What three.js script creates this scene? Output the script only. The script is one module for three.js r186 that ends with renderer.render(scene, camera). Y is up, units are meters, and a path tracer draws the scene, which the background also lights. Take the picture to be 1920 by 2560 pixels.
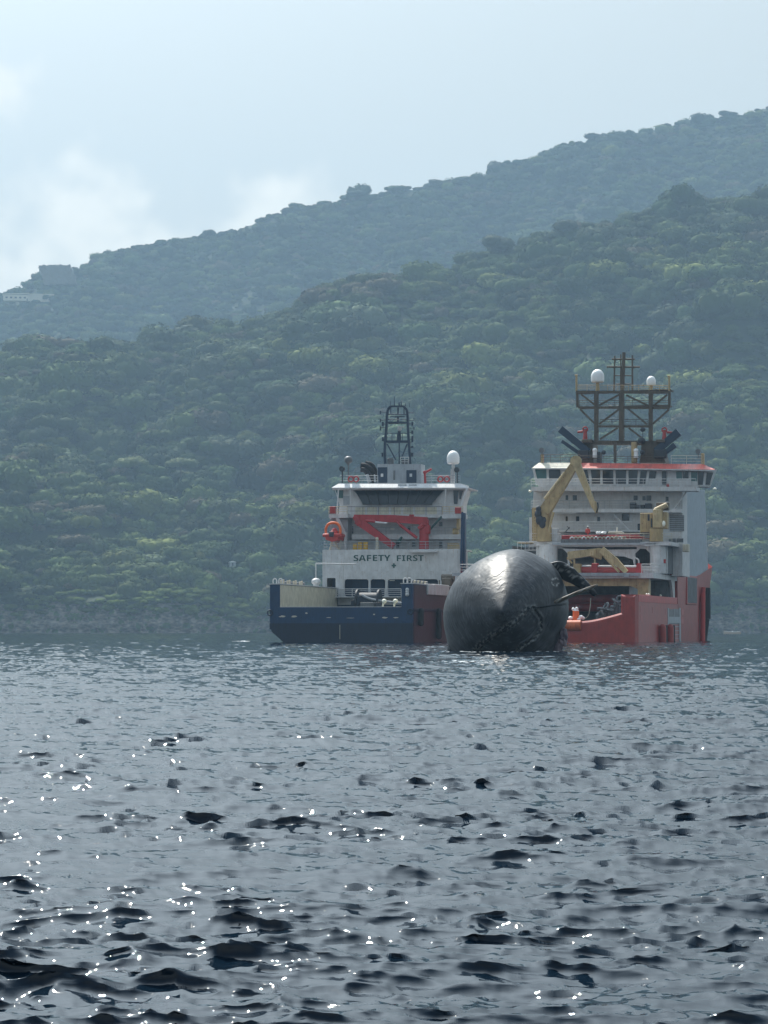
import * as THREE from 'three';
import { mergeGeometries, mergeVertices, toCreasedNormals } from 'three/addons/utils/BufferGeometryUtils.js';
import { RoundedBoxGeometry } from 'three/addons/geometries/RoundedBoxGeometry.js';
import { TextGeometry } from 'three/addons/geometries/TextGeometry.js';
import { MarchingCubes } from 'three/addons/objects/MarchingCubes.js';
import { FontLoader } from 'three/addons/loaders/FontLoader.js';
import { createNoise2D, createNoise3D } from 'simplex-noise';

// ---------------------------------------------------------------- camera, sky, sun, air, exposure
const scene = new THREE.Scene();
const EYE = 1.4, FOCAL = 6000, HORIZON = 1576;                 // eye height in metres; lens in drawing units (a 1920 x 2560 sheet)
const PITCH = Math.atan((HORIZON - 1280) / FOCAL);
const camera = new THREE.PerspectiveCamera(2 * Math.atan(1280 / FOCAL) * 180 / Math.PI, 0.75, 0.5, 12000);
camera.position.set(0, EYE, 0);
camera.rotation.x = PITCH;
const renderer = new THREE.WebGLRenderer();
renderer.toneMapping = THREE.LinearToneMapping;
renderer.toneMappingExposure = 1.34;
renderer.shadowMap.enabled = true;

const SUN_AZ = -24 * Math.PI / 180, SUN_EL = 54 * Math.PI / 180;   // azimuth from straight ahead, minus = to the west of the ships
const sunDir = new THREE.Vector3(Math.sin(SUN_AZ) * Math.cos(SUN_EL), Math.sin(SUN_EL), -Math.cos(SUN_AZ) * Math.cos(SUN_EL));
const sun = new THREE.DirectionalLight(new THREE.Color().setRGB(1.0, 0.95, 0.86), 4.6);
sun.position.copy(sunDir).multiplyScalar(900).add(new THREE.Vector3(20, 0, -250));
sun.target.position.set(20, 0, -250);
sun.castShadow = true;
sun.shadow.mapSize.set(4096, 4096);
Object.assign(sun.shadow.camera, { left: -160, right: 160, top: 160, bottom: -160, near: 10, far: 2500 });
scene.add(sun, sun.target);

function mulberry(a) { return () => { a |= 0; a = a + 0x6D2B79F5 | 0; let t = Math.imul(a ^ a >>> 15, 1 | a); t = t + Math.imul(t ^ t >>> 7, 61 | t) ^ t; return ((t ^ t >>> 14) >>> 0) / 4294967296; }; }
const noise2 = createNoise2D(mulberry(11)), noise3 = createNoise3D(mulberry(12));
const fbm = (x, y, o = 4) => { let s = 0, a = 0.5, t = 0; for (let i = 0; i < o; i++) { s += a * noise2(x, y); t += a; a *= 0.5; x = x * 2.03 + 17.1; y = y * 2.03 - 9.7; } return s / t; };
const fbm3 = (x, y, z, o = 4) => { let s = 0, a = 0.5, t = 0; for (let i = 0; i < o; i++) { s += a * noise3(x, y, z); t += a; a *= 0.5; x = x * 2.03 + 3.1; y = y * 2.03 - 9.7; z = z * 2.03 + 5.3; } return s / t; };
const clamp = (x, a = 0, b = 1) => Math.min(b, Math.max(a, x));
const smooth = (a, b, x) => { const t = clamp((x - a) / (b - a)); return t * t * (3 - 2 * t); };
const lerp = (a, b, t) => a + (b - a) * t;
const DEG = Math.PI / 180;

// hazy tropical sky: pale at the horizon, bluer overhead, soft cumulus low round the horizon
{
  const W = 4096, Hh = 2048, data = new Float32Array(W * Hh * 4);
  const rnd = mulberry(5), puffs = [];
  // cumulus heads: azimuth and elevation of the centre, half width, half height (degrees), strength
  puffs.push([-7.1, 9.6, 1.5, 1.5, .8], [-6.1, 8.4, 2.1, 1.4, .9], [-7.5, 7.7, 1.6, 1.1, .9], [-5.4, 7.6, 1.3, 1.3, .85], [-2.6, 9.5, 1.25, 1.25, .95], [-1.3, 9.2, 1.5, .8, .8], [-3.0, 8.6, 1.0, 1.2, .8], [-4.4, 8.5, 1.0, .9, .75], [-9.3, 12.7, .8, .7, .7], [-8.8, 6.6, 2.2, 1.0, .5], [-5, 6.6, 3.6, 1.3, .75], [-2, 8, 2.6, 1.2, .7], [-7.5, 8.5, 3, 2, .6], [-10.4, 9, 1.6, 1.6, .7]);
  for (let i = 0; i < 70; i++) { const az = 14 + rnd() * 332, el = 4 + rnd() * 9, n = 2 + (rnd() * 4 | 0); for (let k = 0; k < n; k++) puffs.push([az + (rnd() - .5) * 5, el + (rnd() - .5) * 2, 1 + rnd() * 1.8, .8 + rnd() * 1.1, .55 + rnd() * .4]); }
  const cols = [];   // the puffs each column of the sky can touch
  for (let i = 0; i < W; i++) { const th = ((i + .5) / W - .5) * 2 * Math.PI, az = Math.atan2(Math.cos(th), -Math.sin(th)) / DEG, c = []; for (const p of puffs) { const da = ((az - p[0] + 900) % 360) - 180; if (Math.abs(da) <= p[2] * 2.2) c.push([(da / p[2]) ** 2, p[1], p[3], p[4]]); } cols.push([c, Math.cos(th), Math.sin(th)]); }
  for (let j = 0; j < Hh; j++) {
    const ce = Math.cos(((j + .5) / Hh - .5) * Math.PI), dy = Math.sin(((j + .5) / Hh - .5) * Math.PI);
    const el = ((j + .5) / Hh - .5) * 180;
    const e = Math.max(0, el), t = 1 - Math.exp(-((e / 50) ** 2)), hz = Math.exp(-e / 7);
    for (let i = 0; i < W; i++) {
      const [near, cx, sx] = cols[i], dx = ce * cx, dz = ce * sx;
      const c = dx * sunDir.x + dy * sunDir.y + dz * sunDir.z;
      const sep = Math.acos(clamp(c, -1, 1)) / DEG, glow = 3.7 * Math.exp(-Math.pow(sep / 28, 2.3)) + .05 * Math.exp(-sep / 60);   // aureole of the hazy air round the sun
      let r = lerp(.495, .08, t) + hz * .04 + glow * .8, g = lerp(.535, .16, t) + hz * .035 + glow * .92, b = lerp(.525, .30, t) + hz * .03 + glow;
      if (el > 1 && el < 18) {
        let m = 0;
        for (const [q0, pe, ph, pk] of near) { const q = q0 + ((el - pe) / ph) ** 2; if (q < 4) m = Math.max(m, pk * Math.exp(-q * .9)); }
        if (m > .02) {
          const n = fbm3(dx * 38, dy * 46, dz * 38, 5);
          const cov = smooth(.12, .8, m + n * .38) * .55;
          const lit = .5 + .5 * clamp(.5 + n * 1.2);
          r = lerp(r, .98 + .1 * lit, cov); g = lerp(g, .96 + .09 * lit, cov); b = lerp(b, .87 + .08 * lit, cov);
        }
      }
      const o = (j * W + i) * 4; data[o] = r; data[o + 1] = g; data[o + 2] = b; data[o + 3] = 1;
    }
  }
  const sky = new THREE.DataTexture(data, W, Hh, THREE.RGBAFormat, THREE.FloatType);
  sky.mapping = THREE.EquirectangularReflectionMapping; sky.magFilter = THREE.LinearFilter; sky.needsUpdate = true;
  scene.background = sky; scene.environment = sky;
}
scene.fog = new THREE.FogExp2(new THREE.Color().setRGB(.47, .70, .92), 0.00016);

// a point at a given distance on the line of sight of a place on the drawing sheet (used to survey real positions)
function survey(u, v, depth) {
  const x = (u - 960) / FOCAL, y = (1280 - v) / FOCAL, c = Math.cos(PITCH), s = Math.sin(PITCH);
  const yy = y * c + s, zz = c - y * s;
  return new THREE.Vector3(x / zz * depth, EYE + yy / zz * depth, -depth);
}
const std = (r, g, b, rough = .6, o = {}) => new THREE.MeshStandardMaterial({ color: new THREE.Color().setRGB(r, g, b), roughness: rough, ...o });
const phys = (r, g, b, rough = .6, o = {}) => new THREE.MeshPhysicalMaterial({ color: new THREE.Color().setRGB(r, g, b), roughness: rough, ...o });
const used = new Map();
function numbered(n) { const k = used.get(n) ?? 0; used.set(n, k + 1); return k ? `${n}_${String(k).padStart(3, '0')}` : n; }
function tag(o, label, category, group, kind) { if (label) o.userData.label = label; if (category) o.userData.category = category; if (group) o.userData.group = group; if (kind) o.userData.kind = kind; return o; }
function mesh(name, geo, mat, parent) {
  const m = new THREE.Mesh(geo, mat); m.name = parent === scene ? numbered(name) : name; m.castShadow = m.receiveShadow = true; parent.add(m); return m;
}
function base(name, pos, turn = 0) { const g = new THREE.Group(); g.name = numbered(name); g.position.copy(pos); g.rotation.y = turn; scene.add(g); return g; }
// ---------------------------------------------------------------- the sea
function fft(re, im, n, off, stride) {
  for (let i = 1, j = 0; i < n; i++) { let bit = n >> 1; for (; j & bit; bit >>= 1) j ^= bit; j ^= bit; if (i < j) { const a = off + i * stride, b = off + j * stride; let t = re[a]; re[a] = re[b]; re[b] = t; t = im[a]; im[a] = im[b]; im[b] = t; } }
  for (let len = 2; len <= n; len <<= 1) {
    const ang = 2 * Math.PI / len, h = len >> 1;
    for (let i = 0; i < n; i += len) for (let k = 0; k < h; k++) {
      const wr = Math.cos(ang * k), wi = Math.sin(ang * k), a = off + (i + k) * stride, b = off + (i + k + h) * stride;
      const xr = re[b] * wr - im[b] * wi, xi = re[b] * wi + im[b] * wr;
      re[b] = re[a] - xr; im[b] = im[a] - xi; re[a] += xr; im[a] += xi;
    }
  }
}
function waveTile(N, L, kp, power, wind, spread, rms, seed, kmax = 1e9) {
  const rnd = mulberry(seed), gauss = () => Math.sqrt(-2 * Math.log(rnd() + 1e-12)) * Math.cos(2 * Math.PI * rnd());
  const f = () => [new Float32Array(N * N), new Float32Array(N * N)], h = f(), dx = f(), dz = f();
  let e = 0;
  for (let j = 0; j < N; j++) for (let i = 0; i < N; i++) {
    const kx = 2 * Math.PI / L * (i < N / 2 ? i : i - N), kz = 2 * Math.PI / L * (j < N / 2 ? j : j - N), k = Math.hypot(kx, kz), o = j * N + i;
    const g1 = gauss(), g2 = gauss();
    if (k < 1e-6 || k > kmax) continue;
    const c = (kx * Math.cos(wind) + kz * Math.sin(wind)) / k;
    const A = Math.sqrt(Math.pow(k, -power) * Math.exp(-1.2 * (kp / k) ** 2) * (.06 + Math.pow(Math.abs(c), spread)));
    h[0][o] = A * g1; h[1][o] = A * g2; e += A * A;
    dx[0][o] = A * g2 * kx / k; dx[1][o] = -A * g1 * kx / k;
    dz[0][o] = A * g2 * kz / k; dz[1][o] = -A * g1 * kz / k;
  }
  for (const [re, im] of [h, dx, dz]) { for (let j = 0; j < N; j++) fft(re, im, N, j * N, 1); for (let i = 0; i < N; i++) fft(re, im, N, i, N); }
  let s = 0; for (const x of h[0]) s += x * x;
  const q = rms / Math.sqrt(s / (N * N));
  for (const a of [h[0], dx[0], dz[0]]) for (let i = 0; i < a.length; i++) a[i] *= q;
  const out = [0, 0, 0];
  return (x, z) => {
    let u = x / L * N, v = z / L * N; const i0 = Math.floor(u), j0 = Math.floor(v); u -= i0; v -= j0;
    const i = ((i0 % N) + N) % N, j = ((j0 % N) + N) % N, i1 = (i + 1) % N, j1 = (j + 1) % N;
    const a = j * N + i, b = j * N + i1, c = j1 * N + i, d = j1 * N + i1, wa = (1 - u) * (1 - v), wb = u * (1 - v), wc = (1 - u) * v, wd = u * v;
    out[0] = h[0][a] * wa + h[0][b] * wb + h[0][c] * wc + h[0][d] * wd;
    out[1] = dx[0][a] * wa + dx[0][b] * wb + dx[0][c] * wc + dx[0][d] * wd;
    out[2] = dz[0][a] * wa + dz[0][b] * wb + dz[0][c] * wc + dz[0][d] * wd;
    return out;
  };
}
const chop = waveTile(512, 15, 2 * Math.PI / .66, 3.2, 1.60, 10, .0163, 21);
const gustAt = (x, z) => .8 + .45 * smooth(-.4, .7, fbm(x * .15 + 3, z * .32, 3) + .3 * noise2(x * .012, z * .02));
const swell = waveTile(512, 71, 2 * Math.PI / 3.0, 3.7, 1.98, 10, .0225, 22, 2 * Math.PI / .8);
{
  const rows = [];
  for (let d = 2.5; d < 1500; d += d < 70 ? .0036 * d : .252 * (d / 70) ** .85) rows.push(d);
  for (let d = 1500; d < 3450; d *= 1.09) rows.push(d);
  const cols = [];
  for (let a = -180; a < -12; a += 7) cols.push(a);
  for (let a = -12; a < -11.0001; a += .25) cols.push(a);
  for (let a = -11; a < 11; a += .06) cols.push(a);
  for (let a = 11; a <= 12; a += .25) cols.push(a);
  for (let a = 19; a < 180; a += 7) cols.push(a);
  cols.push(180);
  const R = rows.length, C = cols.length, pos = new Float32Array(R * C * 3), uv = new Float32Array(R * C * 2), ca = Math.cos(.44), sa = Math.sin(.44);
  for (let r = 0; r < R; r++) for (let c = 0; c < C; c++) {
    const d = rows[r], a = cols[c] * DEG, x = Math.sin(a) * d, z = -Math.cos(a) * d, o = (r * C + c);
    const gust = gustAt(x, z), calm = clamp((1490 - d) / 60);
    const A = chop(x, z), h = A[0] * gust, cx = A[1], cz = A[2];
    const B = swell(x * ca - z * sa, x * sa + z * ca);
    const lean = .6 * (h + B[0]);                                   // the breeze leans the crests over, down-wind
    pos[o * 3] = x - (cx * gust * 1.22 + (B[1] * ca + B[2] * sa) * .9) * calm;
    pos[o * 3 + 1] = (h + B[0]) * calm;
    pos[o * 3 + 2] = z - (cz * gust * 1.22 + (-B[1] * sa + B[2] * ca) * .9 - lean) * calm;
    uv[o * 2] = x / 2.7; uv[o * 2 + 1] = z / 2.7;
  }
  const idx = new Uint32Array((R - 1) * (C - 1) * 6); let n = 0;
  for (let r = 0; r < R - 1; r++) for (let c = 0; c < C - 1; c++) { const a = r * C + c, b = a + 1, e = a + C, f = e + 1; idx[n++] = a; idx[n++] = b; idx[n++] = e; idx[n++] = b; idx[n++] = f; idx[n++] = e; }
  const g = new THREE.BufferGeometry();
  g.setAttribute('position', new THREE.BufferAttribute(pos, 3)); g.setAttribute('uv', new THREE.BufferAttribute(uv, 2)); g.setIndex(new THREE.BufferAttribute(idx, 1));
  g.computeVertexNormals();
  // capillary ripples as fine relief
  const N = 512, rip = waveTile(N, 2.7, 2 * Math.PI / .32, 4.8, 1.65, 3, 1, 23), bd = new Uint8Array(N * N * 4);
  for (let j = 0; j < N; j++) for (let i = 0; i < N; i++) { const v = rip(i / N * 2.7, j / N * 2.7)[0], o = (j * N + i) * 4; bd[o] = bd[o + 1] = bd[o + 2] = clamp(128 + v * 32, 0, 255); bd[o + 3] = 255; }
  const bump = new THREE.DataTexture(bd, N, N); bump.wrapS = bump.wrapT = THREE.RepeatWrapping; bump.magFilter = THREE.LinearFilter; bump.needsUpdate = true;
  const water = phys(.004, .011, .02, .04, { ior: 1.333, bumpMap: bump, bumpScale: .005 });
  tag(mesh('sea', g, water, scene), 'choppy dark blue sea with glinting wavelets', 'sea', null, 'structure');
}

{ // flecks of foam: a small breaker in front of the whale, and where the sea laps the whale and the sterns
  const rnd = mulberry(91), ca = Math.cos(.44), sa = Math.sin(.44), put = [];
  const add = (x, z, s) => { const h = chop(x, z)[0] * gustAt(x, z), b = swell(x * ca - z * sa, x * sa + z * ca); put.push([x - b[1] * .5, h + b[0] + .012, z, s * (.5 + rnd())]); };
  for (let i = 0; i < 60; i++) { const t = rnd(), p = survey(lerp(1080, 1240, t) + 8 * noise2(t * 9, 1), 1656, 105); add(p.x, p.z + (rnd() - .5) * 3, .055); }
  for (let i = 0; i < 90; i++) { const t = rnd(), p = survey(lerp(1118, 1396, t), 1629, 156.5); add(p.x, p.z + 3.2 - 2.6 * (2 * t - 1) ** 2 - (rnd() - .5) * .9, .06); }
  for (let i = 0; i < 30; i++) { const p = survey(lerp(585, 620, rnd()), 1602, 300); add(p.x, p.z + (rnd() - .5) * 2, .16); }
  const g = new THREE.IcosahedronGeometry(1, 1), P = g.attributes.position; for (let i = 0; i < P.count; i++) { const k = 1 + .4 * noise3(P.getX(i) * 2, P.getY(i) * 2, P.getZ(i) * 2); P.setXYZ(i, P.getX(i) * k * 1.7, P.getY(i) * k * .22, P.getZ(i) * k); } g.computeVertexNormals();
  const im = new THREE.InstancedMesh(g, std(.8, .82, .82, .9), put.length), m = new THREE.Matrix4(), q = new THREE.Quaternion(); im.name = 'sea_foam'; im.castShadow = im.receiveShadow = true; tag(im, 'white flecks of foam on the breaking wavelets', 'foam', null, 'stuff');
  put.forEach((e, i) => { m.compose(new THREE.Vector3(e[0], e[1], e[2]), q.setFromAxisAngle(new THREE.Vector3(0, 1, 0), (rnd() - .5) * .9), new THREE.Vector3(e[3], e[3], e[3])); im.setMatrixAt(i, m); }); scene.add(im);
}
// ---------------------------------------------------------------- the island: two wooded ridges and a sea cliff
const K = 1920 / 1659;
const ridgeLine = (pts, depth) => pts.map(([u, v]) => { const p = survey(u * K, v * K, depth); return [p.x, p.y]; });
function along(line, x) {
  if (x <= line[0][0]) return line[0][1]; const n = line.length - 1;
  if (x >= line[n][0]) return line[n][1];
  for (let i = 0; i < n; i++) if (x < line[i + 1][0]) return lerp(line[i][1], line[i + 1][1], (x - line[i][0]) / (line[i + 1][0] - line[i][0]));
}
const SHORE = 1400, NEAR_RIDGE = 2050, FAR_RIDGE = 3300;
const nearLine = ridgeLine([[-900, 930], [-500, 850], [-200, 790], [0, 775], [60, 750], [110, 748], [150, 765], [200, 750], [300, 757], [350, 748], [390, 718], [450, 714], [560, 704], [640, 674], [720, 645], [800, 616], [880, 618], [970, 598], [1000, 575], [1080, 532], [1110, 540], [1160, 511], [1230, 492], [1300, 503], [1370, 484], [1420, 457], [1490, 430], [1550, 440], [1620, 424], [1659, 420], [1900, 400], [2300, 460], [2800, 620]], NEAR_RIDGE);
const farLine = ridgeLine([[-900, 900], [-400, 720], [-100, 650], [0, 639], [45, 637], [62, 616], [105, 583], [170, 582], [240, 551], [290, 534], [345, 527], [400, 521], [470, 503], [520, 498], [555, 481], [600, 464], [640, 453], [700, 446], [740, 437], [770, 420], [810, 420], [860, 407], [910, 413], [950, 401], [985, 391], [1050, 392], [1062, 360], [1100, 352], [1160, 347], [1180, 330], [1220, 315], [1270, 307], [1330, 296], [1400, 286], [1440, 273], [1500, 266], [1560, 256], [1610, 251], [1659, 234], [1900, 180], [2500, 260], [3000, 420]], FAR_RIDGE);
const shoreAt = (x) => SHORE + 22 * noise2(x * .008, 3.3) + 9 * noise2(x * .03, 7.1) + 3 * noise2(x * .11, 1.1);
const cliffTop = (x) => 18 + 6 * noise2(x * .012, 40) + 4 * noise2(x * .05, 41);
function nearHeight(x, d) {
  const s = shoreAt(x), top = cliffTop(x), ridge = along(nearLine, x), r = NEAR_RIDGE + 50 * noise2(x * .004, 9);
  const t = (d - s) / (r - s);
  if (t < 0) return -3;
  const spur = noise2(x * .0075 + 4, d * .0024) + .45 * fbm(x * .014, d * .009, 3);
  if (t <= 1) return top + (ridge - top) * (t * .82 + .18 * t * t * (3 - 2 * t)) + 30 * spur * Math.sin(Math.PI * Math.min(1, t)) ** .8;
  return ridge - (d - r) * .55;
}
function farHeight(x, d) {
  const ridge = along(farLine, x), t = (d - 2350) / (FAR_RIDGE - 2350);
  const spur = noise2(x * .005 + 14, d * .0016) + .45 * fbm(x * .009, d * .006 + 50, 3);
  if (t <= 1) return 60 + (ridge - 60) * (t * .9 + .1 * t * t) + 48 * spur * Math.sin(Math.PI * clamp(t)) ** .8;
  return ridge - (d - FAR_RIDGE) * .5;
}
function grid(nx, nz, fn) {
  const pos = [], idx = [];
  for (let j = 0; j <= nz; j++) for (let i = 0; i <= nx; i++) pos.push(...fn(i / nx, j / nz));
  for (let j = 0; j < nz; j++) for (let i = 0; i < nx; i++) { const a = j * (nx + 1) + i; idx.push(a, a + 1, a + nx + 1, a + 1, a + nx + 2, a + nx + 1); }
  const g = new THREE.BufferGeometry(); g.setAttribute('position', new THREE.Float32BufferAttribute(pos, 3)); g.setIndex(idx); g.computeVertexNormals(); return g;
}
const soil = std(.022, .034, .014, 1);
tag(mesh('near_hill', grid(300, 130, (a, b) => { const x = lerp(-900, 900, a), s = shoreAt(x), d = b < .02 ? s + b * 60 : lerp(s + 1.2, 2600, (b - .02) / .98); return [x, b === 0 ? cliffTop(x) - 1 : nearHeight(x, d), -d]; }), soil, scene), 'steep wooded hillside rising straight from the sea cliff', 'hill', null, 'structure');
tag(mesh('far_hill', grid(240, 100, (a, b) => { const x = lerp(-1300, 1300, a), d = lerp(2350, 3600, b); return [x, farHeight(x, d), -d]; }), soil, scene), 'hazy wooded ridge climbing behind the nearer hillside', 'hill', null, 'structure');
{ // weathered cliff face along the waterline, built with ledges and clefts
  const g = grid(900, 26, (a, b) => {
    const x = lerp(-450, 450, a), top = cliffTop(x) + .5, y = -2 + (top + 2) * b;
    const cleft = Math.max(0, .55 - Math.abs(noise2(x * .07, 60 + y * .015))) * 5;
    const d = shoreAt(x) + b * 3.4 + cleft + 1.6 * fbm(x * .16, y * .2, 4) + .7 * Math.sin(y * 1.1 + 2 * noise2(x * .05, 71)) + (b < .16 ? 1.8 : 0);
    return [x, y, -d];
  });
  const N = 512, px = new Uint8Array(N * N * 4);
  for (let j = 0; j < N; j++) for (let i = 0; i < N; i++) { const n = fbm(i * .02, j * .05, 5), m = fbm(i * .012 + 90, j * .012, 4), o = (j * N + i) * 4, k = 1 + .5 * n; const gr = smooth(.1, .4, m + n * .4); px[o] = clamp(k * lerp(128, 62, gr), 0, 255); px[o + 1] = clamp(k * lerp(120, 84, gr), 0, 255); px[o + 2] = clamp(k * lerp(112, 46, gr), 0, 255); px[o + 3] = 255; }
  const t = new THREE.DataTexture(px, N, N); t.colorSpace = THREE.SRGBColorSpace; t.wrapS = t.wrapT = THREE.MirroredRepeatWrapping; t.magFilter = THREE.LinearFilter; t.needsUpdate = true;
  const p = g.attributes.position, uv = new Float32Array(p.count * 2); for (let i = 0; i < p.count; i++) { uv[i * 2] = p.getX(i) / 60; uv[i * 2 + 1] = p.getY(i) / 60; }
  g.setAttribute('uv', new THREE.BufferAttribute(uv, 2));
  tag(mesh('sea_cliff', g, new THREE.MeshStandardMaterial({ map: t, roughness: .95 }), scene), 'grey weathered rock cliff along the foot of the island', 'cliff', null, 'structure');
}
const V3 = (x, y, z) => new THREE.Vector3(x, y, z);
// crowns: leaf clumps spread over several lobes round a dark heart
function crownGeometry(seed, lobes, leaves, leaf, flat = .72) {
  const rnd = mulberry(seed), pos = [], nor = [], cs = [];
  for (let i = 0; i < lobes; i++) { const a = rnd() * 6.283, r = i ? .25 + .42 * rnd() : 0, s = .36 + .24 * rnd(); cs.push([Math.cos(a) * r, (.45 + (i ? (rnd() - .45) * .5 : .18)) * flat, Math.sin(a) * r, s]); }
  const n = new THREE.Vector3(), t = new THREE.Vector3(), b = new THREE.Vector3(), p = new THREE.Vector3(), q = new THREE.Vector3();
  const put = (a, b2, c, nn) => { for (const v of [a, b2, c]) { pos.push(v.x, v.y, v.z); nor.push(nn.x, nn.y, nn.z); } };
  for (let i = 0; i < leaves; i++) {
    const c = cs[rnd() * cs.length | 0];
    n.set(rnd() * 2 - 1, rnd() * 1.7 - .6, rnd() * 2 - 1).normalize();
    p.set(c[0] + n.x * c[3], c[1] + n.y * c[3] * flat, c[2] + n.z * c[3]).addScaledVector(n, (rnd() - .4) * .09);
    n.add(q.set(rnd() - .5, rnd() * .5 - .1, rnd() - .5).multiplyScalar(1.3)).normalize();
    t.set(rnd() - .5, rnd() - .5, rnd() - .5).cross(n).normalize(); b.crossVectors(n, t);
    const s = leaf * (.6 + rnd() * .9), w = s * (.5 + rnd() * .5);
    const v = (x, y, z) => p.clone().addScaledVector(t, x).addScaledVector(b, y).addScaledVector(n, z);
    const A = v(-s, 0, -.2 * s), B = v(0, -w, .1 * s), C = v(s, .1 * s, -.15 * s), D = v(.1 * s, w, 0);
    const face = (X, Y, Z) => { const m = new THREE.Vector3().crossVectors(Y.clone().sub(X), Z.clone().sub(X)).normalize(); put(X, Y, Z, m); };
    face(A, B, C); face(A, C, D);
  }
  for (const c of cs) {
    const g = new THREE.IcosahedronGeometry(c[3] * .86, 1), P = g.attributes.position, Nn = g.attributes.normal;
    for (let i = 0; i < P.count; i++) { const k = 1 + .12 * noise3(P.getX(i) * 5 + seed, P.getY(i) * 5, P.getZ(i) * 5); pos.push(c[0] + P.getX(i) * k, c[1] + P.getY(i) * k * flat, c[2] + P.getZ(i) * k); nor.push(Nn.getX(i), Nn.getY(i), Nn.getZ(i)); }
  }
  const g = new THREE.BufferGeometry(); g.setAttribute('position', new THREE.Float32BufferAttribute(pos, 3)); g.setAttribute('normal', new THREE.Float32BufferAttribute(nor, 3)); return g;
}
const leafMat = new THREE.MeshPhysicalMaterial({ color: 0xffffff, roughness: .8, specularIntensity: .12 });
const crowns = [0, 1, 2, 3, 4, 5, 6].map((i) => crownGeometry(100 + i, 6 + i % 4, 800, .07, .62 + .07 * (i % 4)));
function leafTone(rnd, x, d, c) {
  const n = clamp(1.3 * noise2(x * .009 + 200, d * .006) + .5 * noise2(x * .03, d * .02 + 5), -1.2, 1.2), k = .5 + .75 * rnd() + .4 * noise2(x * .04, d * .03 + 80);
  const q = rnd();
  if (q < .07) c.setRGB(.105 * k, .125 * k, .032 * k);                      // lime green, fresh leaf
  else if (q < .13 + .05 * n) c.setRGB(.105 * k, .09 * k, .055 * k);        // dry brownish
  else if (q < .22) c.setRGB(.085 * k, .11 * k, .06 * k);                   // grey green
  else c.setRGB((.056 + .02 * n) * k, (.085 + .02 * n) * k, (.026 + .004 * n) * k);
  return c;
}
function wood(name, label, x0, x1, d0, d1, step, height, size, seed, skip) {
  const rnd = mulberry(seed), lists = crowns.map(() => []), c = new THREE.Color();
  for (let d = d0; d < d1; d += step * .9) for (let x = x0; x < x1; x += step) {
    const px = x + (rnd() - .5) * step * 1.1, pd = d + (rnd() - .5) * step * 1.1, y = height(px, pd);
    const big = rnd() < .1 ? 1.75 : rnd() < .45 ? .62 : 1, s = size * (.42 + .75 * rnd() ** 1.4) * big, k = rnd() * crowns.length | 0, a = rnd() * 6.283, h = s * (.7 + .55 * rnd());
    leafTone(rnd, px, pd, c);
    if (skip(px, pd, y)) continue;
    lists[k].push([px, y - .15 * h + (rnd() - .3) * 2.5, -pd, a, s, h, c.r, c.g, c.b]);
  }
  const m4 = new THREE.Matrix4(), q = new THREE.Quaternion(), Y = new THREE.Vector3(0, 1, 0), root = new THREE.Group();
  root.name = name; scene.add(root); tag(root, label, 'forest', null, 'stuff');
  lists.forEach((l, k) => {
    const im = new THREE.InstancedMesh(crowns[k], leafMat, l.length); im.name = 'canopy'; im.castShadow = im.receiveShadow = true; im.userData.kind = 'stuff';
    l.forEach((e, i) => { m4.compose(new THREE.Vector3(e[0], e[1], e[2]), q.setFromAxisAngle(Y, e[3]), new THREE.Vector3(e[4], e[5], e[4])); im.setMatrixAt(i, m4); im.setColorAt(i, c.setRGB(e[6], e[7], e[8])); });
    root.add(im);
  });
}
wood('near_forest', 'dense green forest covering the nearer hillside', -420, 420, SHORE + 8, 2110, 8.8, nearHeight, 12, 31, (x, d) => d < shoreAt(x) + 4 || Math.abs(x) > d * .19);
wood('far_forest', 'hazy blue green forest on the higher ridge behind', -700, 700, 2600, 3345, 8.6, farHeight, 9.5, 32, (x, d) => Math.abs(x) > d * .19);

{ // fresh green scrub along the brink of the cliff
  const rnd = mulberry(57), c = new THREE.Color(), m4 = new THREE.Matrix4(), q = new THREE.Quaternion(), Y = new THREE.Vector3(0, 1, 0), l = [];
  for (let x = -330; x < 330; x += 1.5) { const n = noise2(x * .02, 77) + .5 * noise2(x * .07, 78); for (let k = 0; k < 3; k++) { const d = shoreAt(x) + 1 + rnd() * 16, hang = rnd() < .3 ? -rnd() * 6 : 0, s = 1.6 + rnd() * 3.2; if (n + rnd() < .25) continue; l.push([x + rnd() * 2, (hang ? cliffTop(x) + hang : nearHeight(x, d)) - .4, -(hang ? shoreAt(x) + 1.5 : d), s, rnd()]); } }
  const im = new THREE.InstancedMesh(crowns[2], leafMat, l.length); im.name = 'cliff_scrub'; im.castShadow = im.receiveShadow = true; tag(im, 'bright green scrub along the brink of the sea cliff', 'scrub', null, 'stuff');
  l.forEach((e, i) => { m4.compose(V3(e[0], e[1], e[2]), q.setFromAxisAngle(Y, e[4] * 6.28), V3(e[3], e[3] * .8, e[3])); im.setMatrixAt(i, m4); const k = .7 + .6 * e[4]; im.setColorAt(i, c.setRGB(.1 * k, .135 * k, .03 * k)); });
  scene.add(im);
}
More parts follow.
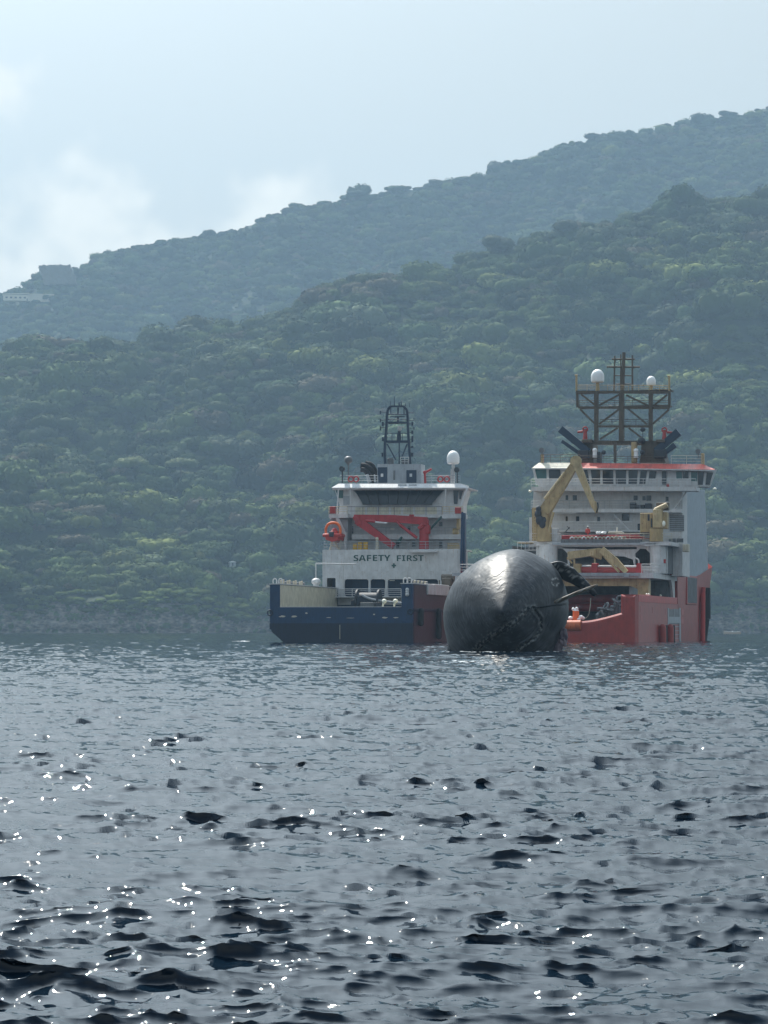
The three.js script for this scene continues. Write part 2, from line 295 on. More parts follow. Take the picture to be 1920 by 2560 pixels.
// ---------------------------------------------------------------- drafting kit for the ships
function weather(seed, amount, rust) {
  const N = 512, px = new Uint8Array(N * N * 4), c = (i) => Math.cos(i / N * 2 * Math.PI) * 1.4, s = (i) => Math.sin(i / N * 2 * Math.PI) * 1.4;
  for (let j = 0; j < N; j++) for (let i = 0; i < N; i++) {
    const a = fbm3(c(i) + seed, s(i), j / N * 6, 4), st = fbm3(c(i) * 7 + seed, s(i) * 7, j / N * 2.2, 4), sp = fbm3(c(i) * 5, s(i) * 5 + seed, j / N * 22, 3);
    let v = 1 - amount * (.35 + .5 * a + .4 * Math.max(0, st)), r = smooth(.32, .62, st * .7 + sp * .55) * rust;
    const o = (j * N + i) * 4; px[o] = 255 * clamp(v * (1 - r * .25)); px[o + 1] = 255 * clamp(v * (1 - r * .52)); px[o + 2] = 255 * clamp(v * (1 - r * .68)); px[o + 3] = 255;
  }
  const t = new THREE.DataTexture(px, N, N); t.colorSpace = THREE.SRGBColorSpace; t.wrapS = t.wrapT = THREE.RepeatWrapping; t.magFilter = THREE.LinearFilter; t.needsUpdate = true; return t;
}
const wornA = weather(3, .22, .55), wornB = weather(9, .16, .3), wornC = weather(17, .3, .75);
const M = {
  white: std(.6, .6, .6, .5, { map: wornB }), cream: std(.62, .58, .46, .55, { map: wornA }), grey: std(.34, .37, .4, .5, { map: wornB }), dark: std(.03, .035, .045, .6), deck: std(.07, .09, .09, .8, { map: wornC }),
  blue: std(.004, .04, .11, .5, { map: wornA }), navy: std(.005, .018, .045, .55, { map: wornA }), steel: std(.16, .17, .18, .5, { map: wornC }), mastBlue: std(.012, .03, .06, .5),
  red: std(.42, .035, .03, .4, { map: wornA }), craneRed: std(.42, .02, .025, .42, { map: wornA }), hullRed: std(.36, .028, .016, .4, { map: wornA }), brightRed: std(.55, .045, .035, .45, { map: wornA }), roofRed: std(.62, .09, .06, .4, { map: wornC }),
  tan: std(.5, .36, .17, .5, { map: wornC }), tanPale: std(.6, .46, .24, .5, { map: wornC }), mastTan: std(.115, .088, .06, .6, { map: wornC }), orange: std(.75, .14, .02, .45), yellow: std(.62, .36, .03, .45, { map: wornB }),
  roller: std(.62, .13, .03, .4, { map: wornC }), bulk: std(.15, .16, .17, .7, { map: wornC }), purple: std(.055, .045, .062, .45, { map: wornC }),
  bluegrey: std(.3, .36, .41, .5, { map: wornB }),
  glass: phys(.012, .02, .03, .06, { ior: 1.5 }), teal: phys(.02, .09, .09, .08, { ior: 1.5 }), rubber: std(.015, .015, .017, .8), dome: std(.8, .8, .79, .35), letter: std(.02, .07, .065, .6), pale: std(.5, .46, .36, .8), rope: std(.4, .36, .28, .9), bulb: std(.85, .83, .7, .3),
};
function clean(g) { if (g.index) g = g.toNonIndexed(); for (const k of Object.keys(g.attributes)) if (!['position', 'normal', 'uv'].includes(k)) g.deleteAttribute(k); g.morphAttributes = {}; g.clearGroups(); return g; }
function metreUV(g, size = 9) {                                   // texture laid on in metres, by the way each face points
  const p = g.attributes.position, n = g.attributes.normal, uv = new Float32Array(p.count * 2);
  for (let i = 0; i < p.count; i++) { const ax = Math.abs(n.getX(i)), ay = Math.abs(n.getY(i)), az = Math.abs(n.getZ(i)); const x = p.getX(i), y = p.getY(i), z = p.getZ(i);
    uv[i * 2] = (ax > ay && ax > az ? z : x) / size; uv[i * 2 + 1] = (ay > ax && ay > az ? z : y) / size; }
  g.setAttribute('uv', new THREE.BufferAttribute(uv, 2)); return g;
}
const join = (l) => metreUV(l.length === 1 ? clean(l[0]) : mergeGeometries(l.map(clean)));
const V = (x, y, z) => new THREE.Vector3(x, y, z);
function block(x0, x1, y0, y1, z0, z1, round = 0) {
  const w = Math.abs(x1 - x0), h = Math.abs(y1 - y0), d = Math.abs(z1 - z0);
  const g = round ? new RoundedBoxGeometry(w, h, d, 2, Math.min(round, w * .49, h * .49, d * .49)) : new THREE.BoxGeometry(w, h, d);
  return g.translate((x0 + x1) / 2, (y0 + y1) / 2, (z0 + z1) / 2);
}
function bar(a, b, r, r2 = r, seg = 7) {
  const d = b.clone().sub(a), g = new THREE.CylinderGeometry(r2, r, d.length(), seg);
  return g.applyQuaternion(new THREE.Quaternion().setFromUnitVectors(V(0, 1, 0), d.clone().normalize())).translate((a.x + b.x) / 2, (a.y + b.y) / 2, (a.z + b.z) / 2);
}
function beam(a, b, w, h, w2 = w, h2 = h) {                      // box girder from a to b, tapered, h measured upright
  const f = b.clone().sub(a).normalize(), s = V(0, 0, 1), up = s.clone().cross(f).normalize(), sd = f.clone().cross(up).normalize();
  const c = (p, x, y, ww, hh) => p.clone().addScaledVector(sd, x * ww / 2).addScaledVector(up, y * hh / 2);
  const q = [[-1, -1], [1, -1], [1, 1], [-1, 1]], A = q.map(([x, y]) => c(a, x, y, w, h)), B = q.map(([x, y]) => c(b, x, y, w2, h2)), pos = [];
  const quad = (i, j, k, l) => { for (const v of [i, j, k, i, k, l]) pos.push(v.x, v.y, v.z); };
  for (let i = 0; i < 4; i++) { const j = (i + 1) % 4; quad(A[j], A[i], B[i], B[j]); }
  quad(A[0], A[1], A[2], A[3]); quad(B[3], B[2], B[1], B[0]);
  const g = new THREE.BufferGeometry(); g.setAttribute('position', new THREE.Float32BufferAttribute(pos, 3)); g.computeVertexNormals(); g.setAttribute('uv', new THREE.Float32BufferAttribute(new Float32Array(pos.length / 3 * 2), 2)); return g;
}
function sheet(outline, holes, z0, z1, bevel = 0) {              // a plate cut to an outline (x, y), from z0 to z1
  const s = new THREE.Shape(outline.map(([x, y]) => new THREE.Vector2(x, y)));
  for (const h of holes ?? []) s.holes.push(new THREE.Path(h.map(([x, y]) => new THREE.Vector2(x, y))));
  const g = new THREE.ExtrudeGeometry(s, { depth: Math.abs(z1 - z0) - 2 * bevel, bevelEnabled: bevel > 0, bevelSize: bevel, bevelOffset: -bevel, bevelThickness: bevel, bevelSegments: 3, curveSegments: 6 });
  return g.translate(0, 0, Math.min(z0, z1) + bevel);
}
function roundRect(x0, x1, y0, y1, r, n = 4) {
  const out = []; for (const [cx, cy, a] of [[x1 - r, y1 - r, 0], [x0 + r, y1 - r, 90], [x0 + r, y0 + r, 180], [x1 - r, y0 + r, 270]]) for (let i = 0; i <= n; i++) out.push([cx + r * Math.cos((a + 90 * i / n) * DEG), cy + r * Math.sin((a + 90 * i / n) * DEG)]);
  return out;
}
function railing(pts, h = 1.05, gap = 1.5, bars = 3, r = .032) {
  const l = [];
  for (let i = 0; i < pts.length - 1; i++) {
    const a = pts[i], b = pts[i + 1], n = Math.max(1, Math.round(a.distanceTo(b) / gap));
    for (let k = 0; k <= n; k++) { const p = a.clone().lerp(b, k / n); l.push(bar(p, p.clone().setY(p.y + h), r, r, 5)); }
    for (let k = 1; k <= bars; k++) l.push(bar(a.clone().setY(a.y + h * k / bars), b.clone().setY(b.y + h * k / bars), k === bars ? r * 1.15 : r * .8, undefined, 5));
  }
  return join(l);
}
function ball(p, r, sx = 1, sy = 1, sz = 1, seg = 18) { return new THREE.SphereGeometry(r, seg, Math.round(seg * .7)).scale(sx, sy, sz).translate(p.x, p.y, p.z); }
function domeShape(p, r, h) {                                    // radome: a straight skirt under a round cap
  const pts = [[0, 0], [r * .8, 0], [r * .96, h * .08], [r, h * .2]]; for (let i = 0; i <= 10; i++) { const a = i / 10 * Math.PI / 2; pts.push([r * Math.cos(a), h * .45 + h * .55 * Math.sin(a)]); }
  return new THREE.LatheGeometry(pts.map(([x, y]) => new THREE.Vector2(Math.max(x, 1e-3), y)), 22).translate(p.x, p.y, p.z);
}
function tube(pts, r, seg = 30, rad = 6) { return new THREE.TubeGeometry(new THREE.CatmullRomCurve3(pts), seg, r, rad); }
// a vessel: its group stands at the middle of the stern on the waterline, +x to starboard, -z to the bow; at(a, u, v) reads the drawing on a frame a metres ahead of the stern
function vessel(name, label, origin, yaw) {
  const root = base(name, origin, -yaw), f = V(Math.sin(yaw), 0, -Math.cos(yaw)), r = V(Math.cos(yaw), 0, Math.sin(yaw)), eye = V(0, EYE, 0);
  tag(root, label, 'ship');
  const solve = (n, dist, u, v) => { const d = survey(u, v, 1).sub(eye), t = (dist + origin.clone().sub(eye).dot(n)) / d.dot(n), p = eye.clone().addScaledVector(d, t).sub(origin); return V(p.dot(r), p.y, -p.dot(f)); };
  const S = { root, yaw, origin, at: (a, u, v) => solve(f, a, u, v), side: (x, u, v) => solve(r, x, u, v) };
  S.box = (a0, a1, u0, u1, v0, v1, round) => { if (u1 - u0 > 90) return S.poly(a0, a1, [[u0, v1], [u1, v1], [u1, v0], [u0, v0]]); const p = S.at(a0, u0, v1), q = S.at(a0, u1, v0); return block(p.x, q.x, p.y, q.y, -a1, -a0, round); };
  S.poly = (a0, a1, pts, holes, bevel) => sheet(pts.map(([u, v]) => { const p = S.at(a0, u, v); return [p.x, p.y]; }), (holes ?? []).map((h) => h.map(([u, v]) => { const p = S.at(a0, u, v); return [p.x, p.y]; })), -a1, -a0, bevel);
  S.part = (n, list, m, parent = root) => mesh(n, join(Array.isArray(list) ? list : [list]), m, parent);
  S.each = (n, list, m, parent = root) => list.map((g) => S.part(n, g, m, parent));   // every piece a part of its own
  S.rail = (a, pts, h, gap, bars, m = M.white, parent = root, r) => mesh('railing', railing(pts.map(([u, v, aa]) => S.at(aa ?? a, u, v)), h, gap, bars, r), m, parent);
  S.world = (p) => p.clone().applyAxisAngle(V(0, 1, 0), -yaw).add(origin);
  return S;
}
function loft(sections, closeEnds = true) {                       // sections: arrays of [x, y, z] with equal counts, from stern to bow
  const pos = [], idx = [], n = sections[0].length;
  for (const s of sections) for (const p of s) pos.push(...p);
  for (let i = 0; i < sections.length - 1; i++) for (let j = 0; j < n - 1; j++) { const a = i * n + j, b = a + 1, c = a + n, d = c + 1; idx.push(a, c, b, b, c, d); }
  if (closeEnds) for (const e of [0, sections.length - 1]) for (let j = 1; j < n - 1; j++) idx.push(...(e ? [e * n, e * n + j + 1, e * n + j] : [0, j, j + 1]));
  let g = new THREE.BufferGeometry(); g.setAttribute('position', new THREE.Float32BufferAttribute(pos, 3)); g.setIndex(idx); g = toCreasedNormals(g, .6);
  g.setAttribute('uv', new THREE.Float32BufferAttribute(new Float32Array(g.attributes.position.count * 2), 2)); return g;
}
// ---------------------------------------------------------------- the blue ship
let crewSpot;
const font = await new FontLoader().loadAsync('fonts/droid/droid_sans_bold.typeface.json');
function lettering(S, text, a, u0, u1, v0, v1, m, parent) {       // raised welded letters filling the given width and height
  const p = S.at(a, u0, v1), q = S.at(a, u1, v0); const g = new TextGeometry(text, { font, size: 1, depth: .02, curveSegments: 4 }); g.computeBoundingBox(); const b = g.boundingBox;
  g.translate(-b.min.x, -b.min.y, -b.min.z).scale((q.x - p.x) / (b.max.x - b.min.x), (q.y - p.y) / (b.max.y - b.min.y), 1).translate(p.x, p.y, -a + .003);
  return S.part('lettering', g, m, parent);
}
{
  const yaw = 13 * DEG, o = survey(852, 1606, 281); o.y = 0;
  const S = vessel('blue_ship', 'blue hulled offshore supply ship with white deckhouse lettered SAFETY FIRST, beyond the whale', o, yaw), P = S.at;
  const B = P(0, 1032, 1500).x, Bp = -P(0, 674, 1500).x, half = (B + Bp) / 2, mid = (B - Bp) / 2;
  const topY = P(0, 690, 1461).y, sillY = P(0, 850, 1518).y, lineY = P(0, 850, 1558).y;
  // underwater body and boot top, rounded up at the quarters of the stern
  const sec = (a, b, bilge, keel, top) => { const z = -a, x = (k) => mid + k * b; return [[x(-1), top, z], [x(-1), bilge + .9, z], [x(-.965), bilge + .25, z], [x(-.80), keel + .1, z], [x(-.7), -.9, z], [mid, -1, z], [x(.7), -.95, z], [x(.92), -.95, z], [x(.99), -.8, z], [x(1), -.5, z], [x(1), top, z]]; };
  S.part('lower_hull', loft([sec(0, half, .95, -.1, lineY), sec(3, half, .7, -.4, lineY), sec(8, half, -.6, -1, lineY), sec(30, half, -.6, -1, lineY), sec(44, half - 3.4, -.6, -1, lineY + .2), sec(56, half - 6, -.3, -1, lineY + .6), sec(66, .6, .4, -.6, lineY + 1.2)]), M.navy);
  const hull = S.part('hull', [
    block(-Bp, P(0, 700, 1500).x, lineY, topY, -30, 0, .12), block(P(0, 1003, 1500).x, B, lineY, topY, -30, 0, .12), block(-Bp + .2, B - .2, lineY, sillY, -.5, -.012),
    loft([[30, half, half, lineY, 9.4], [44, half - 3.4, half - 2.9, lineY + .2, 9.6], [56, half - 6, half - 5, lineY + .6, 10.2], [67, .6, 1.2, lineY + 1.2, 11.2]].map(([a, b0, b1, y0, y1]) => [[mid - b1, y1, -a], [mid - b0, y0, -a], [mid + b0, y0, -a], [mid + b1, y1, -a]])),
  ], M.blue);
  S.each('rub_rail', [block(-Bp - .12, -Bp + .05, 3.6, 3.95, -29, -.3, .05), block(-Bp - .1, -Bp + .05, 1.5, 1.8, -29, -.3, .05), block(B - .05, B + .12, 3.6, 3.95, -29, -.3, .05)], M.navy, hull);
  S.each('bulwark_lining', [block(P(0, 700, 1500).x + .003, P(0, 700, 1500).x + .04, 3.02, topY - .06, -27.5, -.02), block(P(0, 1003, 1500).x - .04, P(0, 1003, 1500).x - .003, 3.02, topY - .06, -27.5, -.55)], M.cream, hull);
  S.each('rail_cap', [block(-Bp - .08, P(0, 700, 1500).x + .1, topY, topY + .1, -28, .06), block(P(0, 1003, 1500).x - .1, B + .08, topY, topY + .1, -28, .06), block(P(0, 700, 1500).x, P(0, 1003, 1500).x, sillY, sillY + .07, -.55, .03)], M.white, hull);
  S.part('cargo_deck', block(-Bp + .3, B - .3, 2.7, 3.0, -28, -.4), M.deck);
  S.part('starboard_plating', block(B - .02, B + .025, -.4, topY - .1, -29.8, -.7), M.purple, hull);
  // marks on the stern plating
  const rs = mulberry(77);
  for (const [u, v, w, h] of [[706, 1541, 18, 5], [736, 1541, 18, 6], [766, 1533, 7, 5], [822, 1544, 14, 2], [876, 1545, 24, 1.3], [935, 1536, 7, 4], [962, 1544, 16, 4], [990, 1544, 16, 3.5]]) {
    const pts = []; for (let i = 0; i < 14; i++) { const t = i / 14 * 6.283, k = .65 + .45 * rs(); pts.push([u + Math.cos(t) * w / 2 * k, v + Math.sin(t) * h / 2 * k]); }
    S.part('worn_paint_mark', S.poly(-.004, 0, pts), M.pale, hull);
  }
  S.part('draught_mark', S.box(-.006, 0, 849, 850.3, 1562, 1598), M.pale, hull);
  for (const [u, v] of [[675, 1532], [1026, 1530]]) S.part('fairlead', new THREE.TorusGeometry(.3, .09, 8, 16).translate(P(0, u, v).x, P(0, u, v).y, .03), M.navy, hull);
  S.part('stern_light', [ball(P(-.05, 1018, 1474), .22), ball(P(-.05, 1018, 1480), .22), ball(P(-.05, 1018, 1486), .25)], M.white, hull);
  // starboard side: black fenders on the plating, pale box on the rail
  for (const [u, v0, v1] of [[1046, 1521, 1565], [1091, 1521, 1598]]) { const p = S.side(B, u, v0), q = S.side(B, u, v1); S.part('fender', [bar(V(B + .32, q.y + .3, p.z), V(B + .32, p.y - .3, p.z), .34, .34, 12), ball(V(B + .32, p.y - .3, p.z), .34), ball(V(B + .32, q.y + .3, p.z), .34)], M.rubber); }
  { const p = S.side(B, 1066, 1470), q = S.side(B, 1118, 1490); S.part('rail_locker', [block(B - .35, B + .25, q.y, p.y + .55, q.z, p.z - 4, .06)], M.white, hull); S.part('rail_locker', block(B - .35, B + .25, q.y, p.y + .5, p.z - 3.7, p.z, .06), M.white, hull); }
  // rollers and stanchions on the cargo rails
  for (let i = 0; i < 13; i++) { const p = P(1 + i * .9, 690, 1461); S.part('rail_roller', [bar(V(-Bp + .6, topY + .1, -2 - i * .95), V(-Bp + .6, topY + .34 + .1 * (i % 3), -2 - i * .95), .12, .1, 8), ball(V(-Bp + .6, topY + .38 + .1 * (i % 3), -2 - i * .95), .15, 1, .6, 1, 8)], i % 3 ? M.rope : M.steel, hull); }
  for (let i = 0; i < 9; i++) S.part('rail_roller', [bar(V(B - .5, topY + .1, -2.2 - i), V(B - .5, topY + .36, -2.2 - i), .12, .1, 8), ball(V(B - .5, topY + .4, -2.2 - i), .17, 1, .6, 1, 8)], i % 2 ? M.rope : M.steel, hull);
  for (const x of [-Bp + .3, -Bp + 1, B - 1.2, B - .7]) S.part('mooring_bollard', tube([V(x, topY, -.5), V(x, topY + .55, -.5), V(x + .2, topY + .7, -.5), V(x + .4, topY + .55, -.5), V(x + .4, topY, -.5)], .07, 20), M.white, hull);
  S.part('mushroom_vent', [bar(V(-Bp + .7, topY, -19), V(-Bp + .7, topY + .8, -19), .35, .35, 12), ball(V(-Bp + .7, topY + .7, -19), .6, 1, .75, 1)], M.white, hull);
  S.part('rail_frame', [bar(V(-Bp + .4, topY, -20), V(-Bp + .4, topY + 3, -20), .09), bar(V(-Bp + .4, topY + 3, -20), V(-Bp + 4.6, topY + 3, -24), .09), bar(V(-Bp + 3.2, topY, -23), V(-Bp + 3.2, topY + 2.9, -23), .09)], M.white, hull);
  S.part('winch_bracket', [bar(V(B - .7, topY, -23.5), V(B - .7, topY + 1.2, -23.5), .2), block(B - 1.4, B - .1, topY + .1, topY + 1.2, -25, -23.2, .2), bar(V(B - 1.5, topY + 1.2, -24), V(B + .1, topY + 1.2, -24), .5, .5, 14), bar(V(B - 1.6, topY, -23), V(B - 1.6, topY + .9, -23), .08)], M.mastTan, hull);
  // working deck gear
  const w = S.part('towing_winch', [bar(P(23, 893, 1500), P(23, 948, 1500), .95, .95, 20), bar(P(23, 892, 1500), P(23, 896, 1500), 1.35, 1.35, 20), bar(P(23, 946, 1500), P(23, 950, 1500), 1.35, 1.35, 20)], M.dark);
  S.part('winch_hood', S.poly(22, 25, [[876, 1517], [878, 1501], [893, 1497], [905, 1487], [931, 1499], [931, 1506], [900, 1507], [896, 1517]], null, .05), M.navy, w);
  S.part('deck_locker', S.box(19, 21, 900, 933, 1506, 1519, .05), M.steel); S.part('deck_locker', S.box(19, 20.5, 939, 950, 1506, 1519, .05), M.dark);
  S.part('cable_trough', tube([P(22, 905, 1488), P(22, 925, 1497), P(22, 960, 1503), P(22, 1005, 1508)], .16, 24), M.grey);
  for (const u of [957, 985]) { const p = P(6, u, 1518); S.part('white_deck_vent', [bar(p.clone().setY(3), p, .2, .2, 10), tube([p, p.clone().add(V(.05, .35, 0)), p.clone().add(V(.22, .6, .1))], .12, 12), ball(p.clone().add(V(.2, .72, .1)), .3, 1, .9, 1, 12)], M.bulb); }
  S.part('rope_pile', [new THREE.TorusGeometry(.7, .16, 8, 20).rotateX(1.4).translate(P(8, 885, 1512).x, 3.4, -8), new THREE.TorusGeometry(.55, .16, 8, 20).rotateX(1.7).translate(P(8, 885, 1512).x + .2, 3.7, -8.2)], M.rope);
  // deckhouse with five round-cornered openings
  const A = 28, hole = (u0, u1, v0, v1, r = 6) => roundRect(u0, u1, v0, v1, r);
  const house = S.part('deckhouse', [
    S.poly(A, A + .3, [[806, 1375], [1150, 1375], [1150, 1512], [806, 1512]], [hole(817, 839, 1445, 1470, 3), hole(861, 921, 1448, 1491), hole(926, 963, 1448, 1491), hole(969, 1030, 1448, 1491), hole(1036, 1095, 1448, 1491)]),
    block(P(A, 806, 1400).x, P(A, 806, 1400).x + .25, 3, P(A, 850, 1376).y, -33, -A - .3), block(P(A, 1150, 1400).x - .25, P(A, 1150, 1400).x, 3, P(A, 850, 1376).y, -33, -A - .3),
    block(P(A, 806, 1400).x, P(A, 1150, 1400).x, P(A, 850, 1377).y, P(A, 850, 1374).y, -36, -A - .31)], M.white);
  S.part('casing_wall', block(P(A, 808, 1400).x + .3, P(A, 1148, 1400).x - .3, 3, P(A, 850, 1380).y, -33, -32.4), M.grey, house);
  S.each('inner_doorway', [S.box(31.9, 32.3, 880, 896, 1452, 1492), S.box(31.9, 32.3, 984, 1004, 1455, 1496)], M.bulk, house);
  S.part('inner_locker', S.box(31, 32.2, 900, 912, 1462, 1492, .05), M.cream, house); S.part('inner_locker', S.box(31, 32.2, 1008, 1018, 1470, 1494, .05), M.tan, house);
  for (const [u, v] of [[974, 1450], [1022, 1450]]) S.part('strip_lamp', S.box(A + .5, A + .8, u, u + 12, v, v + 2), M.bulb, house);
  lettering(S, 'SAFETY', A, 884, 976, 1387, 1403, M.letter, house); lettering(S, 'FIRST', A, 992, 1059, 1387.5, 1403, M.letter, house);
  S.part('green_cross', [S.box(A - .025, A, 979, 990, 1411.8, 1416), S.box(A - .028, A, 982.4, 986.6, 1408, 1420)], M.letter, house);
  S.part('shelf', S.box(A - .9, A, 1025, 1090, 1376.5, 1381), M.white, house);
  S.part('blue_side_panel', [block(P(A, 1151, 1400).x, P(A, 1160, 1400).x, 3, P(A, 1150, 1282).y, -29.6, -A - .5), bar(P(A - .2, 1152, 1420), P(A - .2, 1156, 1280), .14)], M.blue, house);
  S.each('ladder_rung', [0, 1, 2, 3, 4, 5, 6].map((i) => bar(P(A - .1, 1150, 1405 + i * 5), P(A - .1, 1156, 1405 + i * 5), .06)), M.craneRed, house);
  S.rail(26.5, [[840, 1491], [1003, 1491]], .95, 2.1, 4, M.white, house, .05);
  S.part('walkway', block(P(26.5, 835, 1491).x, P(26.5, 1015, 1491).x, P(26.5, 900, 1493.5).y, P(26.5, 900, 1491).y, -28, -26.4), M.white, house);
  // boat deck, wall behind it, band and wings
  S.rail(A + .15, [[810, 1374.5], [1150, 1374.5]], 1.05, 2.3, 3, M.grey, house);
  const up = S.part('accommodation', [S.box(33, 35.5, 826, 1154, 1290, 1374)], M.white);
  S.part('side_casing', S.box(31, 33, 824, 870, 1296, 1350, .05), M.grey, up);
  S.part('deck_edge', [S.box(31, 33, 880, 1154, 1336, 1348)], M.white, up);
  S.part('wing_platform', S.box(30, 33, 822, 869, 1285, 1295), M.white, up); S.part('wing_platform', S.box(30, 33, 1105, 1157, 1285, 1296), M.white, up);
  S.part('bridge_deck', S.box(31, 33, 869, 1105, 1288, 1294), M.white, up);
  for (const [u0, u1, v0, v1] of [[1098, 1106, 1305, 1316], [931, 938, 1318, 1332], [1019, 1026, 1316, 1333], [880, 883, 1316, 1334], [1030, 1038, 1352, 1368], [990, 998, 1352, 1370], [1098, 1106, 1352, 1370]]) S.part('window', S.box(32.95, 33, u0, u1, v0, v1), M.glass, up);
  for (const [u, v] of [[924, 1321], [976, 1321]]) S.part('strip_lamp', S.box(32.3, 32.6, u, u + 9, v, v + 2.4), M.bulb, up);
  S.rail(30.2, [[822, 1285], [868, 1285]], .95, 1, 3, M.tanPale, up); S.rail(30.6, [[868, 1288], [1105, 1288]], 1.1, 2, 2, M.dark, up); S.rail(30.2, [[1106, 1285], [1157, 1285]], .95, 1, 3, M.tanPale, up);
  S.part('red_box', S.box(29.8, 30.3, 824, 838, 1266, 1284, .05), M.red, up); S.part('red_box', S.box(29.8, 30.3, 1137, 1152, 1268, 1284, .05), M.red, up);
  S.rail(31.2, [[880, 1336], [1050, 1336]], .9, 2.2, 2, M.grey, up); S.rail(31.2, [[1075, 1336], [1152, 1336]], .9, 2.2, 2, M.grey, up);
  S.part('cable_reel', [bar(P(31.5, 1133, 1330), P(31.5, 1147, 1330), .5, .5, 14), S.box(31, 32, 1141, 1148, 1294, 1322)], M.tan, up);
  S.each('pipe_rack', [S.box(29.5, 30.2, 1118, 1148, 1358, 1374, .05)], M.tan, up);
  S.part('davit', [bar(P(30, 841, 1296), P(30, 862, 1340), .16), bar(P(30, 846, 1296), P(30, 866, 1338), .1), S.box(29.7, 30.3, 860, 866, 1330, 1375)], M.white, up);
  S.part('boat_cradle', [bar(P(29.5, 824, 1375), P(29.5, 832, 1352), .12), bar(P(29.5, 848, 1375), P(29.5, 836, 1352), .12), bar(P(29.5, 850, 1375), P(29.5, 852, 1350), .14), bar(P(29.5, 824, 1360), P(29.5, 850, 1372), .08)], M.cream, up);
  S.part('capstan_post', [bar(P(28.9, 943, 1374), P(28.9, 943, 1349), .24, .18, 12), ball(P(28.9, 943, 1347), .26)], M.cream, up);
  // bridge: flared house, long band of raked dark panes, white roof
  const bridge = S.part('bridge', [S.poly(33, 37, [[846, 1290], [849, 1262], [836, 1222], [1163, 1222], [1152, 1262], [1152, 1290]])], M.white);
  const edge = [[880, 1223], [902, 1246], [906, 1262], [1080, 1262], [1085, 1246], [1115, 1223]];
  S.part('window_recess', S.poly(32.93, 33, edge), M.steel, bridge);
  for (let i = 0; i < 8; i++) {
    const lo0 = lerp(907, 1079, i / 8) + .9, lo1 = lerp(907, 1079, (i + 1) / 8) - .9, hi0 = lerp(884, 1111, i / 8) + .9, hi1 = lerp(884, 1111, (i + 1) / 8) - .9;
    const q0 = i ? lo0 : 903, q1 = i < 7 ? lo1 : 1084;
    const pane = S.part('window_pane', beam(P(32.3, (lo0 + lo1) / 2, 1261), P(32.85, (hi0 + hi1) / 2, 1224), .01, .01), M.glass, bridge);
    const a = P(32.25, lo0, 1261), b = P(32.25, lo1, 1261), c = P(32.8, hi1, 1224), d = P(32.8, hi0, 1224);
    const g = new THREE.BufferGeometry(), pos = []; const back = (p) => p.clone().add(V(0, 0, -.05));
    const A4 = [a, b, c, d], B4 = A4.map(back); const quad = (i0, j0, k0, l0) => { for (const v of [i0, j0, k0, i0, k0, l0]) pos.push(v.x, v.y, v.z); };
    quad(...A4); quad(B4[3], B4[2], B4[1], B4[0]); for (let k = 0; k < 4; k++) { const n = (k + 1) % 4; quad(A4[k], B4[k], B4[n], A4[n]); }
    g.setAttribute('position', new THREE.Float32BufferAttribute(pos, 3)); g.computeVertexNormals(); g.setAttribute('uv', new THREE.Float32BufferAttribute(new Float32Array(pos.length / 3 * 2), 2));
    pane.geometry = g;
  }
  S.part('window_pane', S.poly(32.9, 33, [[838, 1224], [858, 1224], [857, 1245], [846, 1245]]), M.teal, bridge);
  S.part('window_pane', S.poly(32.9, 33, [[1133, 1226], [1147, 1226], [1143, 1260], [1135, 1260]]), M.glass, bridge); S.part('window_pane', S.poly(32.9, 33, [[1149, 1226], [1158, 1226], [1152, 1248], [1148, 1248]]), M.glass, bridge);
  S.part('door', S.box(32.9, 33, 858, 874, 1240, 1262), M.grey, bridge);
  S.each('lower_panel', [0, 1, 2, 3, 4, 5, 6].map((i) => S.box(32.95, 33, 888 + i * 30, 912 + i * 30, 1268, 1286)), M.cream, bridge);
  const rf = S.part('roof', [S.poly(31.4, 38, [[829, 1219], [832, 1221.5], [1171, 1221.5], [1172, 1219]]), loft([[32, [846, 1209, 1152]], [31.4, [829, 1219, 1172]]].map(([a, [l, v, r]]) => { const p = P(a, l, v), q = P(a, r, v); return [[p.x, p.y, -a], [q.x, q.y, -a], [q.x, q.y - .3, -a - .6], [p.x, p.y - .3, -a - .6]]; }).reverse()), S.box(32, 37.5, 846, 1152, 1208.6, 1219)], M.white, bridge);
  S.part('roof_hatch', S.box(31.7, 31.95, 995, 1016, 1211, 1217), M.grey, bridge); S.part('roof_hatch', S.box(31.7, 31.95, 1022, 1042, 1211, 1217), M.grey, bridge);
  S.each('wing_frame', [bar(P(31.6, 876, 1221), P(31.6, 876, 1285), .1), bar(P(31.6, 1114, 1221), P(31.6, 1112, 1285), .1), bar(P(31.5, 846, 1222), P(30.6, 843, 1285), .09), bar(P(31.5, 1168, 1222), P(31, 1152, 1268), .2)], M.white, bridge);
  S.rail(33, [[850, 1208], [905, 1208], [945, 1208]], 1, 1.6, 3, M.grey, bridge); S.rail(33, [[1055, 1208], [1150, 1208]], 1, 1.4, 3, M.grey, bridge);
  for (const [u0, u1] of [[872, 895], [1096, 1122]]) S.each('life_ring_rack', [new THREE.TorusGeometry(.34, .1, 8, 18).translate(P(32.8, u0 + 5, 1198).x, P(32.8, u0 + 5, 1198).y, -32.8), new THREE.TorusGeometry(.34, .1, 8, 18).translate(P(32.8, u1 - 5, 1198).x, P(32.8, u1 - 5, 1198).y, -32.8)], M.craneRed, bridge);
  // top house, exhausts, domes, lamps
  const top = S.part('top_house', [S.box(35, 37.4, 943, 1053, 1160, 1208, .06)], M.grey);  // grey coat stands in for the shade on this house
